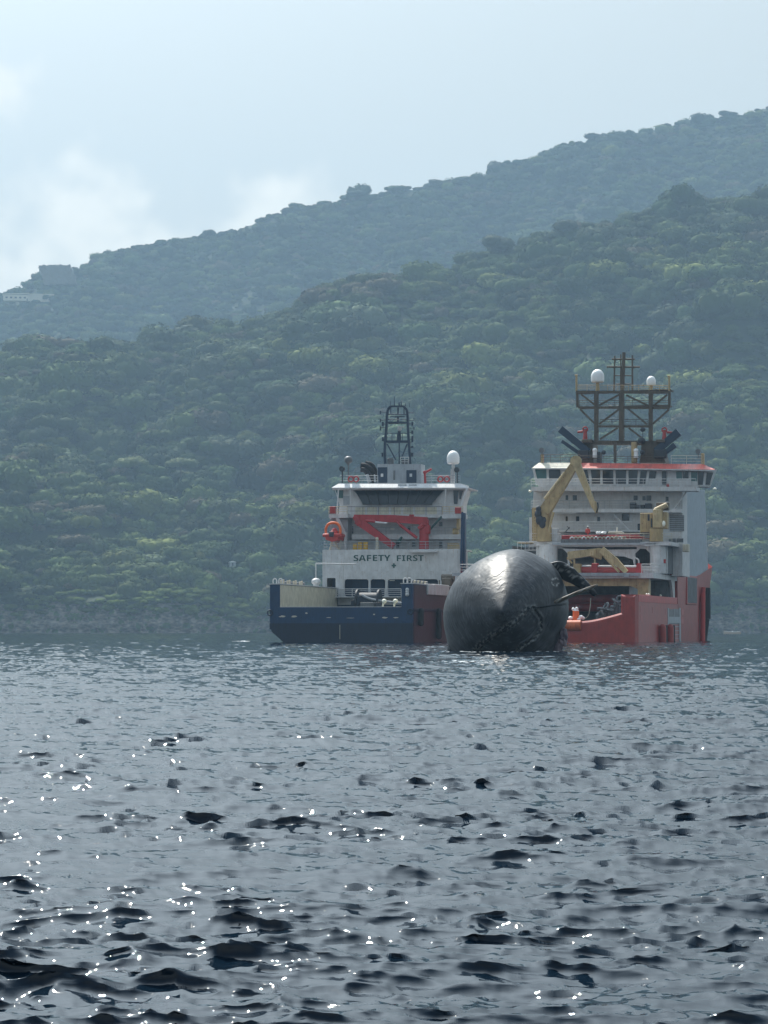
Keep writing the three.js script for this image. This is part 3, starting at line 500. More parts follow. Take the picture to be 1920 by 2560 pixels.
  for (const [u0, u1, v0] of [[944, 968, 1168], [1016, 1041, 1175]]) { const d = S.part('dark_door', S.box(34.94, 35.05, u0, u1, v0, 1207), M.mastBlue, top); d.userData.label = 'dark blue door with small white notice'; S.part('notice', S.box(34.9, 34.94, u0 + 8, u0 + 14, 1184, 1192), M.white, top); }
  S.part('door', S.box(34.95, 35, 983, 988, 1176, 1200), M.steel, top); S.part('vent_panel', S.box(34.95, 35, 994, 1012, 1172, 1202), M.grey, top);
  S.part('exhaust_pipe', [tube([P(36, 938, 1206), P(36, 930, 1180), P(36, 915, 1166), P(36, 903, 1164)], .42, 20, 10)], M.rubber, top); S.part('exhaust_pipe', tube([P(35.5, 928, 1206), P(35.5, 922, 1188), P(35.5, 912, 1176), P(35.5, 903, 1174)], .36, 20, 10), M.rubber, top); S.part('exhaust_pipe', tube([P(36.5, 940, 1200), P(36.5, 934, 1172), P(36.5, 926, 1162), P(36.5, 914, 1159)], .4, 20, 10), M.rubber, top);
  S.part('exhaust_shroud', [bar(P(35, 924, 1206), P(35, 917, 1186), .28, .2), bar(P(35, 938, 1206), P(35, 936, 1186), .16, .1)], M.grey, top);
  const rd = S.part('radome', domeShape(P(33.5, 1133, 1160), .82, 1.75), M.dome); rd.userData.label = 'white satellite dome on post'; S.part('radome_post', [bar(P(33.5, 1133, 1208), P(33.5, 1133, 1160), .24, .2, 12), bar(P(33.3, 1128, 1208), P(33.3, 1128, 1172), .07), bar(P(33.3, 1142, 1208), P(33.3, 1142, 1178), .07)], M.white, rd);
  const ba = S.part('dark_ball_antenna', [ball(P(33.5, 871, 1150), .56, 1, .95, 1), bar(P(33.5, 871, 1163), P(33.5, 871, 1153), .12, .42, 12), bar(P(33.5, 871, 1208), P(33.5, 871, 1160), .09)], M.steel); 
  for (const [u, v] of [[856, 1173], [1143, 1175]]) { const p = P(33, u, v), s = S.part('searchlight', [bar(p.clone().add(V(0, 0, .35)), p.clone().add(V(0, .05, -.35)), .36, .3, 16), bar(p.clone().setY(P(33, u, 1208).y), p, .09)], M.dark); S.part('lens', bar(p.clone().add(V(0, 0, .35)), p.clone().add(V(0, 0, .38)), .32, .32, 16), M.glass, s); }
  S.part('fire_monitor', [bar(P(33, 1063, 1208), P(33, 1062, 1182), .16), bar(P(33, 1060, 1183), P(33, 1079, 1172), .2, .13), ball(P(33, 1062, 1181), .25)], M.craneRed);
  // lattice mast: two portal frames braced together
  const mast = new THREE.Group(); mast.name = 'mast'; S.root.add(mast);
  for (const a of [35.6, 37.2]) {
    const L = [[963, 1160], [962, 1128], [963, 1104], [966, 1070], [968, 1036], [970, 1024], [977, 1016]].map(([u, v]) => P(a, u, v)), R = [[1026, 1160], [1024, 1128], [1022, 1104], [1020, 1070], [1019, 1036], [1017, 1024], [1009, 1016]].map(([u, v]) => P(a, u, v));
    const seg = (pts, r) => pts.slice(1).map((p, i) => beam(pts[i], p, r, r));
    S.part('mast_leg', seg(L, .3), M.mastBlue, mast); S.part('mast_leg', seg(R, .3), M.mastBlue, mast);
    S.part('mast_beam', [beam(L[6], R[6], .3, .22)], M.mastBlue, mast); S.part('mast_beam', [beam(P(a, 965, 1056), P(a, 1021, 1056), .28, .2)], M.mastBlue, mast); S.part('mast_beam', [beam(P(a, 964, 1104), P(a, 1022, 1104), .4, .3)], M.mastBlue, mast); S.part('mast_beam', bar(P(a, 968, 1036), P(a, 1019, 1036), .07), M.mastBlue, mast);
    S.part('mast_brace', beam(P(a, 968, 1110), P(a, 990, 1150), .16, .16), M.mastBlue, mast); S.part('mast_brace', beam(P(a, 1018, 1110), P(a, 1002, 1150), .16, .16), M.mastBlue, mast);
  }
  S.each('mast_platform', [block(P(35.6, 964, 1104).x, P(35.6, 1022, 1104).x, P(35.6, 990, 1105.5).y, P(35.6, 990, 1103).y, -37.2, -35.6), block(P(35.6, 966, 1056).x, P(35.6, 1021, 1056).x, P(35.6, 990, 1057).y, P(35.6, 990, 1055.5).y, -37.2, -35.6)], M.mastBlue, mast);
  mesh('railing', railing([P(35.6, 967, 1102), P(35.6, 1019, 1102)], 1, .75, 2, .045), M.mastBlue, mast);
  mesh('railing', railing([P(35.6, 968, 1056), P(35.6, 1019, 1056)], .4, 1.2, 1, .045), M.mastBlue, mast);
  S.each('mast_pole', [bar(P(36.4, 998, 1160), P(36.4, 998, 1106), .08), bar(P(36.4, 998, 1104), P(36.4, 998, 1078), .28, .22), bar(P(36.4, 995, 1036), P(36.4, 995, 1016), .12), bar(P(36.4, 977, 1036), P(36.4, 977, 1018), .07), bar(P(36.4, 1010, 1036), P(36.4, 1010, 1018), .07)], M.mastBlue, mast);
  S.part('radar_scanner', [beam(P(35.9, 994, 1067), P(35.9, 1010, 1067), .15, .14), ball(P(36.2, 999, 1072), .3)], M.white, mast); S.part('radar_scanner', [beam(P(36, 976, 1041.5), P(36, 1012, 1041.5), .15, .12), bar(P(36.3, 995, 1056), P(36.3, 995, 1042), .16)], M.mastBlue, mast);
  for (const [u0, v0, u1, r, d] of [[968, 1030, 951, .05, 5], [966, 1050, 951, .05, 6], [965, 1069, 951, .05, 7], [1019, 1032, 1034, .05, -4], [1020, 1051, 1035, .05, -5], [1021, 1070, 1035, .05, 4]]) S.part('antenna_arm', [bar(P(36, u0, v0), P(36, u1, v0), r), bar(P(36, u1, v0 + d), P(36, u1, v0 - 3), r * 1.6)], M.mastBlue, mast);
  for (const [u, v0, v1] of [[957, 1055, 1065], [957, 1093, 1103], [956, 1132, 1142], [1031, 1055, 1064], [1031, 1077, 1085], [1031, 1090, 1106], [1031, 1115, 1120], [1031, 1132, 1142]]) S.part('signal_lamp', [bar(P(36, u, v1), P(36, u, v0), .14, .14, 10), bar(P(36, u, (v0 + v1) / 2), P(36, u < 990 ? 964 : 1023, (v0 + v1) / 2), .04)], M.mastBlue, mast);
  for (const [u, v0, v1, r] of [[986, 1016, 991, .07], [998, 1016, 1006, .14], [1003, 1016, 1004, .1], [965, 1018, 1008, .04], [976, 1016, 1002, .04], [1014, 1016, 1008, .07], [1024, 1018, 1008, .04]]) S.part('whip_antenna', bar(P(36.2, u, v0), P(36.2, u, v1), r, r * .6), M.mastBlue, mast);
  S.each('mast_base_gear', [S.box(35.7, 36.6, 968, 982, 1145, 1160, .08), S.box(35.7, 36.6, 1004, 1018, 1148, 1160, .08)], M.steel, mast); mesh('railing', railing([P(35.3, 1002, 1160), P(35.3, 1022, 1160)], .9, .7, 3, .04), M.white, mast);
  // red knuckle crane folded along the boat deck
  const crane = new THREE.Group(); crane.name = 'knuckle_crane'; crane.userData.label = 'dark red folded knuckle crane'; S.root.add(crane);
  S.part('pedestal', [bar(P(29.6, 1060, 1375), P(29.6, 1060, 1322), .66, .6, 18), S.box(29.1, 30.2, 1048, 1073, 1312, 1335, .15)], M.craneRed, crane);
  S.part('turret', [S.box(29.2, 30.1, 1047, 1070, 1298, 1316, .12), bar(P(29, 1047, 1322), P(29, 1058, 1312), .3)], M.craneRed, crane);
  S.part('main_boom', [beam(P(29.4, 1068, 1303), P(29.4, 985, 1297), .8, 1.0, .8, .95), beam(P(29.4, 986, 1297), P(29.4, 886, 1294), .8, .95, .7, .75), S.box(29, 29.4, 1023, 1034, 1286, 1296)], M.craneRed, crane);
  S.part('jib', [beam(P(29.1, 893, 1300), P(29.1, 985, 1366), .7, 1.1, .6, .75), beam(P(29, 889, 1290), P(29, 900, 1312), .8, .7)], M.craneRed, crane);
  S.part('hydraulic_ram', [bar(P(29, 1042, 1345), P(29, 1000, 1312), .2, .2, 10), bar(P(29, 1000, 1312), P(29, 992, 1305), .12)], M.craneRed, crane); S.part('hydraulic_ram', [bar(P(28.9, 920, 1304), P(28.9, 968, 1308), .13)], M.white, crane); S.part('hydraulic_ram', bar(P(28.9, 914, 1302), P(28.9, 938, 1304), .2), M.craneRed, crane);
  S.each('stay', [bar(P(30.2, 1074, 1325), P(30.2, 1104, 1291), .14), bar(P(30.2, 996, 1356), P(30.2, 1005, 1342), .3, .14)], M.letter, crane);

  // rescue boat in its davit, and three drums: separate things aboard
  const rb = base('rescue_boat', S.world(P(29.3, 837, 1350)), -yaw); tag(rb, 'small orange rescue boat with roll arch, stowed on the boat deck of the blue ship', 'boat');
  const b = (list, n, m) => mesh(n, join(list), m, rb);
  b([loft([[-1.2, .35, -1.6], [-1.15, .45, -.5], [-1.15, .45, .6], [-.9, .5, 1.6]].map(([x, y, z]) => [[x, y + .2, z], [x * .9, 0, z], [0, -.28, z], [-x * .9, 0, z], [-x, y + .2, z]])), new THREE.CapsuleGeometry(.24, 2.9, 4, 10).rotateX(Math.PI / 2).translate(-1.05, .55, 0), new THREE.CapsuleGeometry(.24, 2.9, 4, 10).rotateX(Math.PI / 2).translate(1.05, .55, 0), new THREE.CapsuleGeometry(.24, 1.7, 4, 10).rotateZ(Math.PI / 2).translate(0, .55, 1.5)], 'hull', M.brightRed);
  b([tube([V(-.95, .6, .9), V(-.95, 1.5, .9), V(-.6, 2.05, .9), V(0, 2.2, .9), V(.6, 2.05, .9), V(.95, 1.5, .9), V(.95, .6, .9)], .17, 30, 8)], 'roll_arch', M.orange);
  b([block(-.45, .45, .5, 1.2, -.5, .5, .15), ball(V(0, 1.25, .1), .34)], 'console', M.brightRed); b([block(-.3, .3, .35, 1.0, 1.5, 1.95, .1)], 'outboard_engine', M.dark);
  [[888, 1374], [900, 1374], [914, 1374]].forEach(([u, v], i) => {
    const d = base('yellow_drum', S.world(P(28.8, u, v)), .3 * i); tag(d, ['short yellow drum with a tilted lid, on the deck above SAFETY', 'tall yellow drum between two others on the deck above SAFETY', 'tall yellow drum closest to the white capstan post above SAFETY'][i], 'drum', 'yellow drums on the boat deck');
    const h = [.72, .95, 1.0][i]; mesh('barrel', join([new THREE.CylinderGeometry(.31, .31, h, 20).translate(0, h / 2, 0)]), M.yellow, d); for (const k of [.33, .66]) mesh('hoop', join([new THREE.TorusGeometry(.315, .02, 6, 20).rotateX(Math.PI / 2).translate(0, h * k, 0)]), M.yellow, d); mesh('lid', join([new THREE.CylinderGeometry(.3, .3, .04, 20).rotateZ(i ? 0 : .12).translate(0, h + .03, 0)]), M.yellow, d);
  });
}
// ---------------------------------------------------------------- the red and white ship
{
  const yaw = 16 * DEG, o = survey(1384, 1606, 282); o.y = 0;
  const S = vessel('red_ship', 'large red hulled supply ship with white superstructure and tan cranes, beyond the whale', o, yaw), P = S.at;
  const B = P(0, 1592, 1500).x, bulY = P(0, 1570, 1486).y, sillY = P(0, 1430, 1553).y;
  const sec = (a, b0, b1, y0, y1) => [[-b1, y1, -a], [-b0, y0, -a], [-b0 * .97, -.8, -a], [0, -1.1, -a], [b0 * .97, -.8, -a], [b0, y0, -a], [b1, y1, -a]];
  // hull: low rounded stern sill swept up into the quarters, side plating, flared forecastle
  const sweep = []; for (let i = 0; i <= 24; i++) { const t = i / 24; sweep.push([lerp(.3 * B, B - 1.9, t), sillY + (P(0, 1555, 1532).y - sillY) * t * t * (1.6 - .6 * t)]); }
  const half = [[B - .15, -1], [B - .15, bulY - .1], [B - 1.9, bulY], ...sweep.slice().reverse()];
  const stern = [...half, ...half.slice().reverse().map(([x, y]) => [-x, y])];
  const hull = S.part('hull', [sheet(stern, null, -1.5, .1, .42), block(B - 1.7, B, -1, bulY - .75, -31, -1.2, .1), block(-B, -B + 1.7, -1, bulY - .75, -31, -1.2, .1), new THREE.CylinderGeometry(1.0, 1.0, bulY + 1, 20).translate(B - 1.0, (bulY - 1) / 2, -1.0), new THREE.CylinderGeometry(1.0, 1.0, bulY + 1, 20).translate(-B + 1.0, (bulY - 1) / 2, -1.0)], M.hullRed);
  S.part('stern_roller', new THREE.CylinderGeometry(.62, .62, 9, 24).rotateZ(Math.PI / 2).translate(-1.2, sillY - .5, .12), M.roller, hull);
  S.each('bulwark_plate', [block(B - .5, B + .03, bulY - .85, bulY, -29.5, -1.2, .05), block(-B - .03, -B + .5, bulY - .85, bulY, -29.5, -1.2, .05)], M.brightRed, hull);
  S.part('cargo_deck', block(-B + 1.6, B - 1.6, 1.3, 1.6, -28, -1.4), M.deck);
  const fy = S.side(B, 1712, 1438).y;
  S.part('forecastle', [loft([sec(30, B, B, .2, fy), sec(46, B, B + .15, .2, fy + .05), sec(55, B - .5, B + .9, .2, fy + 1.6), sec(64, B - 4.6, B - 2, .3, fy + 3), sec(76, .5, 1, .6, fy + 5)])], M.hullRed, hull);
  // fittings on the starboard plating
  const sd = (n, u0, u1, v0, v1, m, t = .04) => { const p = S.side(B, u0, v1), q = S.side(B, u1, v0); return S.part(n, block(B - .02, B + t, p.y, q.y, q.z, p.z), m, hull); };
  const rec = (u0, u1, v0, v1) => sd('freeing_port', u0, u1, v0, v1, M.steel, .012);
  for (const [u0, u1, v0, v1] of [[1600.5, 1606, 1515, 1531], [1600.5, 1606, 1536, 1551], [1631, 1634, 1519, 1533], [1663, 1665.5, 1523, 1536]]) sd('freeing_port', u0, u1, v0, v1, M.red, .02);
  rec(1672, 1683, 1523, 1542); rec(1686, 1698, 1523, 1542); rec(1672, 1697, 1558, 1560.5);
  for (const [u0, u1, v0, v1] of [[1703, 1709, 1524, 1537], [1703, 1709, 1543, 1559]]) sd('freeing_port', u0, u1, v0, v1, M.red, .02);
  for (const [u0, u1, v0, v1] of [[1669, 1671.5, 1520, 1563], [1698, 1701, 1520, 1604], [1683.6, 1685, 1522, 1542], [1672, 1698, 1542.5, 1557.5]]) sd('boarding_frame', u0, u1, v0, v1, M.grey, .05);
  for (const v of [1566, 1576, 1586, 1595]) sd('boarding_frame', 1676, 1697, v, v + 1.3, M.grey, .06);
  for (const [u, v0] of [[1648, 1563], [1667, 1563]]) { const p = S.side(B, u, v0); S.part('red_fender', [bar(V(B + .42, -.6, p.z), V(B + .42, p.y - .3, p.z), .44, .44, 14), ball(V(B + .42, p.y - .3, p.z), .44)], M.hullRed, hull); S.part('black_fender', bar(V(B + .38, -.6, p.z - 1.6), V(B + .38, p.y, p.z - 1.6), .4, .4, 12), M.rubber, hull); }
  { const y = S.side(B, 1750, 1468).y; S.part('tall_fender', [bar(V(B - .2, -.8, -53), V(B + .25, 3, -53), .45, .5, 12), bar(V(B + .25, 3, -53), V(B + .45, y, -53), .65, .45, 12)], M.rubber, hull); S.part('red_fender', bar(V(B + .2, -.8, -50), V(B + .3, y, -50), .35, .35, 12), M.brightRed, hull); }
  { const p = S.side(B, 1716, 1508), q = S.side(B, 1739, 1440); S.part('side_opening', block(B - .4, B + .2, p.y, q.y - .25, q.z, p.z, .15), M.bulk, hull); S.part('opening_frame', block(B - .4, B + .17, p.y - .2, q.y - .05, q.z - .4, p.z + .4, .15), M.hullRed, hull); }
  // dark well of the working deck
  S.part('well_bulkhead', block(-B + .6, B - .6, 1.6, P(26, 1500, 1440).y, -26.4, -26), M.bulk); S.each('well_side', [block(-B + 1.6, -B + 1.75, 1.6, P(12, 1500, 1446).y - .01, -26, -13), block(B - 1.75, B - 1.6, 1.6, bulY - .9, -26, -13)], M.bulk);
  for (const v of [1497, 1518]) S.part('winch_drum', bar(P(22, 1380, v), P(22, 1545, v), .55, .55, 16), M.red);
  S.part('chain_pile', [[1505, 1523, .5], [1515, 1516, .45], [1524, 1524, .45], [1510, 1535, .35], [1497, 1538, .3], [1540, 1503, .4], [1549, 1497, .35]].map(([u, v, r]) => new THREE.TorusGeometry(r, .14, 8, 14).rotateY(u).rotateX(v * .3).translate(P(9, u, v).x, P(9, u, v).y, -9)), M.steel);
  for (let i = 0; i < 7; i++) { const p = P(9 + i * .3, 1495 + i * 9, 1538 - (i % 3) * 4 - i * 4); S.part('deck_gear', [bar(p.clone().setY(1.6), p, .3, .25, 10), ball(p, .34, 1, .8, 1, 10)], M.steel); }
  S.part('hanging_cable', tube([P(10, 1477, 1495), P(10, 1475, 1520), P(10, 1470, 1540), P(10, 1460, 1547), P(10, 1448, 1540)], .05, 30), M.rope);
  // working frame across the deck, mezzanine deck over it
  const fr = S.part('gantry_frame', [S.box(13, 14.4, 1150, 1622, 1446, 1465, .08)], M.tan);
  S.part('gantry_leg', [S.box(12.8, 14.5, 1594, 1621, 1463, 1500, .1)], M.tan, fr); S.part('gantry_leg', [S.box(12.8, 14.5, 1150, 1177, 1463, 1500, .1)], M.tan, fr);
  S.part('gantry_knee', S.poly(12.95, 14.3, [[1575, 1464], [1596, 1464], [1596, 1482], [1593, 1472]]), M.tan, fr);
  const my0 = P(12, 1500, 1446).y, my1 = P(12, 1500, 1433).y;
  const mez = S.part('mezzanine_deck', block(-B + .1, B - .06, my0, my1, -30, -12), M.white);
  S.each('deck_lip', [S.box(11.6, 12, 1130, 1598, 1432, 1440), S.box(11.3, 11.6, 1557, 1572, 1434, 1443)], M.grey, mez);
  S.each('mezzanine_prop', [sheet([[-28.4, my0], [-25.6, my0], [-26.8, my0 - 1.2], [-27.3, bulY - .4], [-28.4, bulY - .4]].map(([z, y]) => [-z, y]), null, 0, .3).rotateY(Math.PI / 2).translate(B - .4, 0, 0), block(-B + .2, -B + .5, bulY - .3, my0, -28.4, -27)], M.white, mez);
  S.part('store_wall', block(B - 3.4, B - 3.1, bulY - 1, my0, -29.5, -14), M.grey, mez); S.part('store_end_wall', block(B - 3, B - .4, bulY - 1, my0, -29.6, -29.3), M.grey, mez);
  for (const z of [-8, -9.5, -18]) S.part('rail_lamp', ball(V(B - .2, bulY + .12, z), .14, 1, 1, 1, 10), M.bulb, mez);
  mesh('railing', railing([V(B - .2, my1, -12.2), V(B - .2, my1, -29)], 1.05, 2.1, 3, .036), M.white, mez); mesh('railing', railing([P(12.1, 1604, 1432), V(B - .2, my1, -12.1)], 1.05, 1, 3, .036), M.white, mez); S.rail(12.1, [[1150, 1432], [1420, 1432]], 1.05, 1.6, 3, M.white, mez);
  S.part('winch_post', [S.box(13, 14, 1479, 1493.5, 1408, 1432, .08)], M.craneRed, mez); S.part('winch_post', S.poly(13, 14, [[1592, 1408], [1600, 1408], [1604, 1432], [1588, 1432]]), M.craneRed, mez);
  S.part('pipe', [bar(P(13.4, 1455, 1415.5), P(13.4, 1478, 1416), .16), bar(P(13.4, 1494, 1416), P(13.4, 1592, 1417), .16), tube([P(13.4, 1597, 1408), P(13.4, 1596, 1400), P(13.4, 1588, 1394)], .1, 12)], M.white, mez);
  S.part('pipe', [bar(P(13.6, 1455, 1425), P(13.6, 1592, 1426), .5, .5, 12)], M.red, mez);
  S.part('yellow_cabinet', S.box(12.6, 13.6, 1433, 1451, 1409, 1432, .1), M.tan, mez);
  // arch face between two thick columns, dark winch cave behind
  const oct = (u0, u1, v0, v1) => { const c = Math.min(u1 - u0, v1 - v0) * .3; return [[u0 + c, v0], [u1 - c, v0], [u1, v0 + c], [u1, v1], [u0, v1], [u0, v0 + c]]; };
  const cave = S.part('arch_face', S.poly(19, 19.4, [[1340, 1362], [1668, 1362], [1668, 1434], [1340, 1434]], [oct(1377, 1419, 1371, 1432), oct(1588, 1625, 1372, 1414), [[1422, 1432], [1424, 1398], [1440, 1391], [1500, 1388], [1560, 1391], [1582, 1399], [1586, 1418], [1586, 1432]], [[1400, 1367], [1592, 1367], [1592, 1373], [1500, 1374.5], [1410, 1371]]]), M.white);
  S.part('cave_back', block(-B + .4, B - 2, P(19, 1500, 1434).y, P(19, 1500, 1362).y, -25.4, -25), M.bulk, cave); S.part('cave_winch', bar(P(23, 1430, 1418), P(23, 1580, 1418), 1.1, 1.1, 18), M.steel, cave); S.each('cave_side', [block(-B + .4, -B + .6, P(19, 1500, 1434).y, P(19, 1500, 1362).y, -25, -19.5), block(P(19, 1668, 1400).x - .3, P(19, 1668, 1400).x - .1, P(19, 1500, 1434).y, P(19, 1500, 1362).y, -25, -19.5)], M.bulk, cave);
  S.each('column', [bar(P(18.6, 1370, 1434), P(18.6, 1370, 1362), 1.2, 1.2, 24), bar(P(18.6, 1645, 1434), P(18.6, 1645, 1362), 1.0, 1.0, 24)], M.white, cave);
  S.part('red_panel', S.box(18, 18.4, 1650, 1664, 1398, 1408), M.red, cave);
  const ud = S.part('upper_deck', [S.box(17.6, 30, 1334, 1400, 1354, 1364), S.box(17.6, 30, 1400, 1611, 1356, 1363), S.box(17.4, 30, 1611, 1677, 1354, 1364)], M.white);
  S.part('deck_fascia', S.box(17.5, 17.62, 1402, 1600, 1348, 1360), M.steel, ud);
  S.part('deck_fascia', S.box(17.4, 17.6, 1380, 1640, 1357, 1362), M.grey, ud);
  S.part('port_gallery', [S.box(20, 24, 1292, 1340, 1355, 1358)], M.tan, ud); S.rail(20, [[1294, 1374, 20], [1342, 1374, 20]], .95, .55, 2, M.white, ud); S.part('port_gallery', S.box(20, 24, 1294, 1342, 1374, 1376), M.white, ud);
  // hose and pipe racks, sacks on deck
  for (let i = 0; i < 3; i++) S.part('deck_pipe', bar(P(18.5, 1404, 1340 + i * 3.4), P(18.5, 1600 + i * 12, 1338.5 + i * 4), .09, .09, 8), i === 1 ? M.brightRed : M.craneRed, ud);
  for (let i = 0; i < 14; i++) S.part('hose_coil', new THREE.TorusGeometry(.24, .09, 6, 14).rotateY(.5 * Math.sin(i * 3)).translate(P(18.2, 1430 + i * 10, 1348).x, P(18.2, 1430, 1348).y, -18.2), i % 3 ? M.rope : M.white, ud);
  S.part('pipe_bundle', [bar(P(19.5, 1522, 1331), P(19.5, 1556, 1331), .1), bar(P(19.5, 1520, 1333), P(19.5, 1560, 1333), .1)], M.pale, ud);
  S.part('deck_skid', [S.box(19, 20.5, 1410, 1600, 1336, 1352)], M.steel, ud);
  S.rail(17.7, [[1326, 1354], [1402, 1354]], 1.0, 1.6, 3, M.white, ud); S.rail(17.7, [[1540, 1354], [1680, 1354]], 1.0, 1.7, 3, M.cream, ud); 
  S.part('lamp_stem', [bar(P(19, 1542, 1330), P(19, 1542.6, 1318), .1)], M.bulb, ud); S.part('white_locker', S.box(18, 19.2, 1377, 1393, 1320, 1354, .08), M.white, ud);
  S.part('flare_frame', [bar(P(19.5, 1411, 1330), P(19.5, 1432, 1330), .06), bar(P(19.5, 1413, 1330), P(19.5, 1424, 1318), .06), bar(P(19.5, 1418, 1316), P(19.5, 1424, 1322), .05)], M.dark, ud);
  // accommodation block
  const ho = S.part('accommodation', [S.poly(26, 30, [[1334, 1228], [1706, 1228], [1706, 1356], [1325, 1356]])], M.white);
  const win = (u0, u1, v0, v1, m = M.glass, a = 25.95) => { const w = S.part('window', S.box(a, 26, u0, u1, v0, v1), m, ho); return w; };
  for (const w of [[1414, 1420, 1238, 1250], [1432, 1442, 1238, 1252], [1584, 1594, 1239, 1252], [1606, 1614, 1240, 1251], [1616, 1628, 1239, 1252], [1664, 1671, 1242, 1253], [1414, 1419, 1291, 1303], [1440, 1448, 1291, 1303], [1493, 1500, 1292, 1304], [1555, 1573, 1284, 1302], [1594, 1604, 1309, 1328]]) win(...w);
  S.part('vent_grille', S.box(25.9, 26, 1674, 1710, 1288, 1328), M.steel, ho); for (let i = 0; i < 8; i++) S.part('louvre', S.box(25.8, 25.9, 1674, 1710, 1289 + i * 5, 1292 + i * 5), M.grey, ho);
  for (const [u0, u1] of [[1672, 1689], [1692, 1708]]) S.part('doorway', S.box(25.6, 25.7, u0, u1, 1346, 1378), M.bulk, ho);
  S.part('side_stair_house', S.poly(24, 30, [[1680, 1356], [1706, 1356], [1706, 1440], [1680, 1440]]), M.white, ho);
  S.rail(23.6, [[1676, 1378], [1710, 1378]], .9, 1.2, 3, M.white, ho); S.part('life_jacket_box', S.box(22, 23, 1706, 1722, 1360, 1380, .1), M.cream, ho);
  S.part('deck_band', [S.box(24, 26, 1376, 1702, 1272, 1281)], M.white, ho); S.part('bridge_deck_band', S.box(23.4, 26, 1328, 1742, 1217, 1227), M.white, ho); S.part('canopy_edge', S.box(23.8, 26, 1380, 1440, 1281.3, 1283.5), M.white, ho);
  S.part('deck_band', S.box(22, 26, 1376, 1620, 1326, 1329), M.white, ho);
  S.rail(24, [[1380, 1272], [1600, 1272]], 1.05, 2.5, 3, M.grey, ho); S.rail(22.1, [[1376, 1326], [1580, 1326]], 1.1, 3.4, 3, M.white, ho); S.rail(23.5, [[1328, 1217], [1478, 1217]], 1.0, 1.5, 3, M.white, ho); S.rail(23.5, [[1478, 1217], [1740, 1217]], 1.0, 3, 3, M.white, ho); S.rail(23.6, [[1328, 1272], [1352, 1272]], 1, 1, 3, M.white, ho);
  S.each('stair', [beam(P(25, 1531, 1283), P(25, 1575, 1328), .5, .14), beam(P(25, 1716, 1229), P(25, 1686, 1272), .5, .14)], M.white, ho);
  S.part('air_conditioner', S.box(24.4, 25.4, 1574, 1588, 1256, 1272, .05), M.dark, ho); S.part('air_conditioner', S.box(24.4, 25.4, 1590, 1610, 1262, 1272, .05), M.dark, ho); S.part('air_conditioner', S.box(24.4, 25.4, 1612, 1627, 1258, 1272, .05), M.dark, ho);
  // starboard side of the superstructure, flaring forward
  { const y1 = P(30, 1706, 1230).y; S.part('side_plating', loft([[[B - 2, y1, -30], [B - 2, fy, -30], [B, fy, -30], [B, y1, -30]], [[B - 2, y1 + 1.2, -45], [B - 2, fy, -45], [B + .12, fy, -45], [B + .12, y1 + 1.2, -45]], [[B - 4, y1 + 1.6, -53], [B - 4, fy + 1, -53], [B + .6, fy + 1, -53], [B + .2, y1 + 1.6, -53]]]), M.bluegrey, ho);
    S.part('forecastle_house', block(-B + .3, B - 2.05, fy, y1 - 3, -48, -30.1), M.white, ho); }
  { const p = S.side(B + .12, 1752, 1360), q = S.side(B + .12, 1766, 1372); S.part('side_window', block(B, B + .12, q.y, p.y, q.z, p.z), M.grey, ho); }
  // bridge with wings
  const br = S.part('bridge', [S.poly(27, 29.5, [[1346, 1217], [1332, 1170], [1786, 1170], [1768, 1217]])], M.white);
  const pane = (pts, m = M.glass) => S.part('window_pane', S.poly(26.93, 27.0, pts), m, br);
  pane([[1337, 1173], [1367, 1173], [1368, 1197], [1343, 1197]], M.teal); pane([[1371, 1174], [1400, 1174], [1403, 1197], [1372, 1197]]);
  pane([[1456, 1175], [1468, 1175], [1474, 1210], [1462, 1210]]); pane([[1475, 1175], [1502, 1175], [1503, 1210], [1480, 1210]]); pane([[1505, 1175.5], [1535, 1175.5], [1535, 1210], [1505.5, 1210]]); pane([[1538, 1176], [1567, 1176], [1567, 1210], [1538, 1210]]); pane([[1570, 1176], [1596, 1176], [1592, 1210], [1570, 1210]]); pane([[1601, 1177], [1620, 1177], [1614, 1210], [1598, 1210]]); pane([[1623, 1178], [1641, 1178], [1638, 1197], [1619, 1197]]);
  pane([[1655, 1178], [1666, 1178], [1666, 1212], [1655, 1212]]); pane([[1690, 1179], [1705, 1179], [1705, 1197], [1691, 1197]], M.teal); pane([[1707, 1179], [1722, 1179], [1722, 1197], [1707, 1197]]); pane([[1727, 1180], [1743, 1180], [1743, 1203], [1727, 1203]], M.teal); pane([[1745, 1180], [1761, 1180], [1757, 1212], [1745, 1212]]); pane([[1767, 1181], [1783, 1181], [1774, 1212], [1763, 1212]]);
  S.part('fire_box', S.box(26.6, 27, 1666, 1673, 1209, 1217, .04), M.red, br);
  const mull = (u0, v0, u1, v1) => S.part('window_mullion', beam(P(26.9, u0, v0), P(26.9, u1, v1), .12, .3), M.white, br);
  mull(1334, 1172, 1343, 1212); mull(1369, 1172, 1370, 1214); mull(1473.5, 1172, 1478, 1213); mull(1503.5, 1173, 1504, 1213); mull(1536.5, 1173, 1536.5, 1213); mull(1568.5, 1173, 1568.5, 1213); mull(1598.5, 1174, 1595, 1213); mull(1621.5, 1174, 1616, 1213); mull(1724.5, 1176, 1724.5, 1214); mull(1764, 1176, 1760, 1216);
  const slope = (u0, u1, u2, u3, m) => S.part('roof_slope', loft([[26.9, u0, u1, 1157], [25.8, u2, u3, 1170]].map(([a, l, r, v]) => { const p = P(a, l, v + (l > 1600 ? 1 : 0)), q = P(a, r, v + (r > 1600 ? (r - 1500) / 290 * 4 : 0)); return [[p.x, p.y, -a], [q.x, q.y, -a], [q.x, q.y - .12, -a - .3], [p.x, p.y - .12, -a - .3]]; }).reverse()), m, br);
  slope(1347, 1446, 1330, 1444, M.cream); slope(1446, 1758, 1444, 1788, M.roofRed);
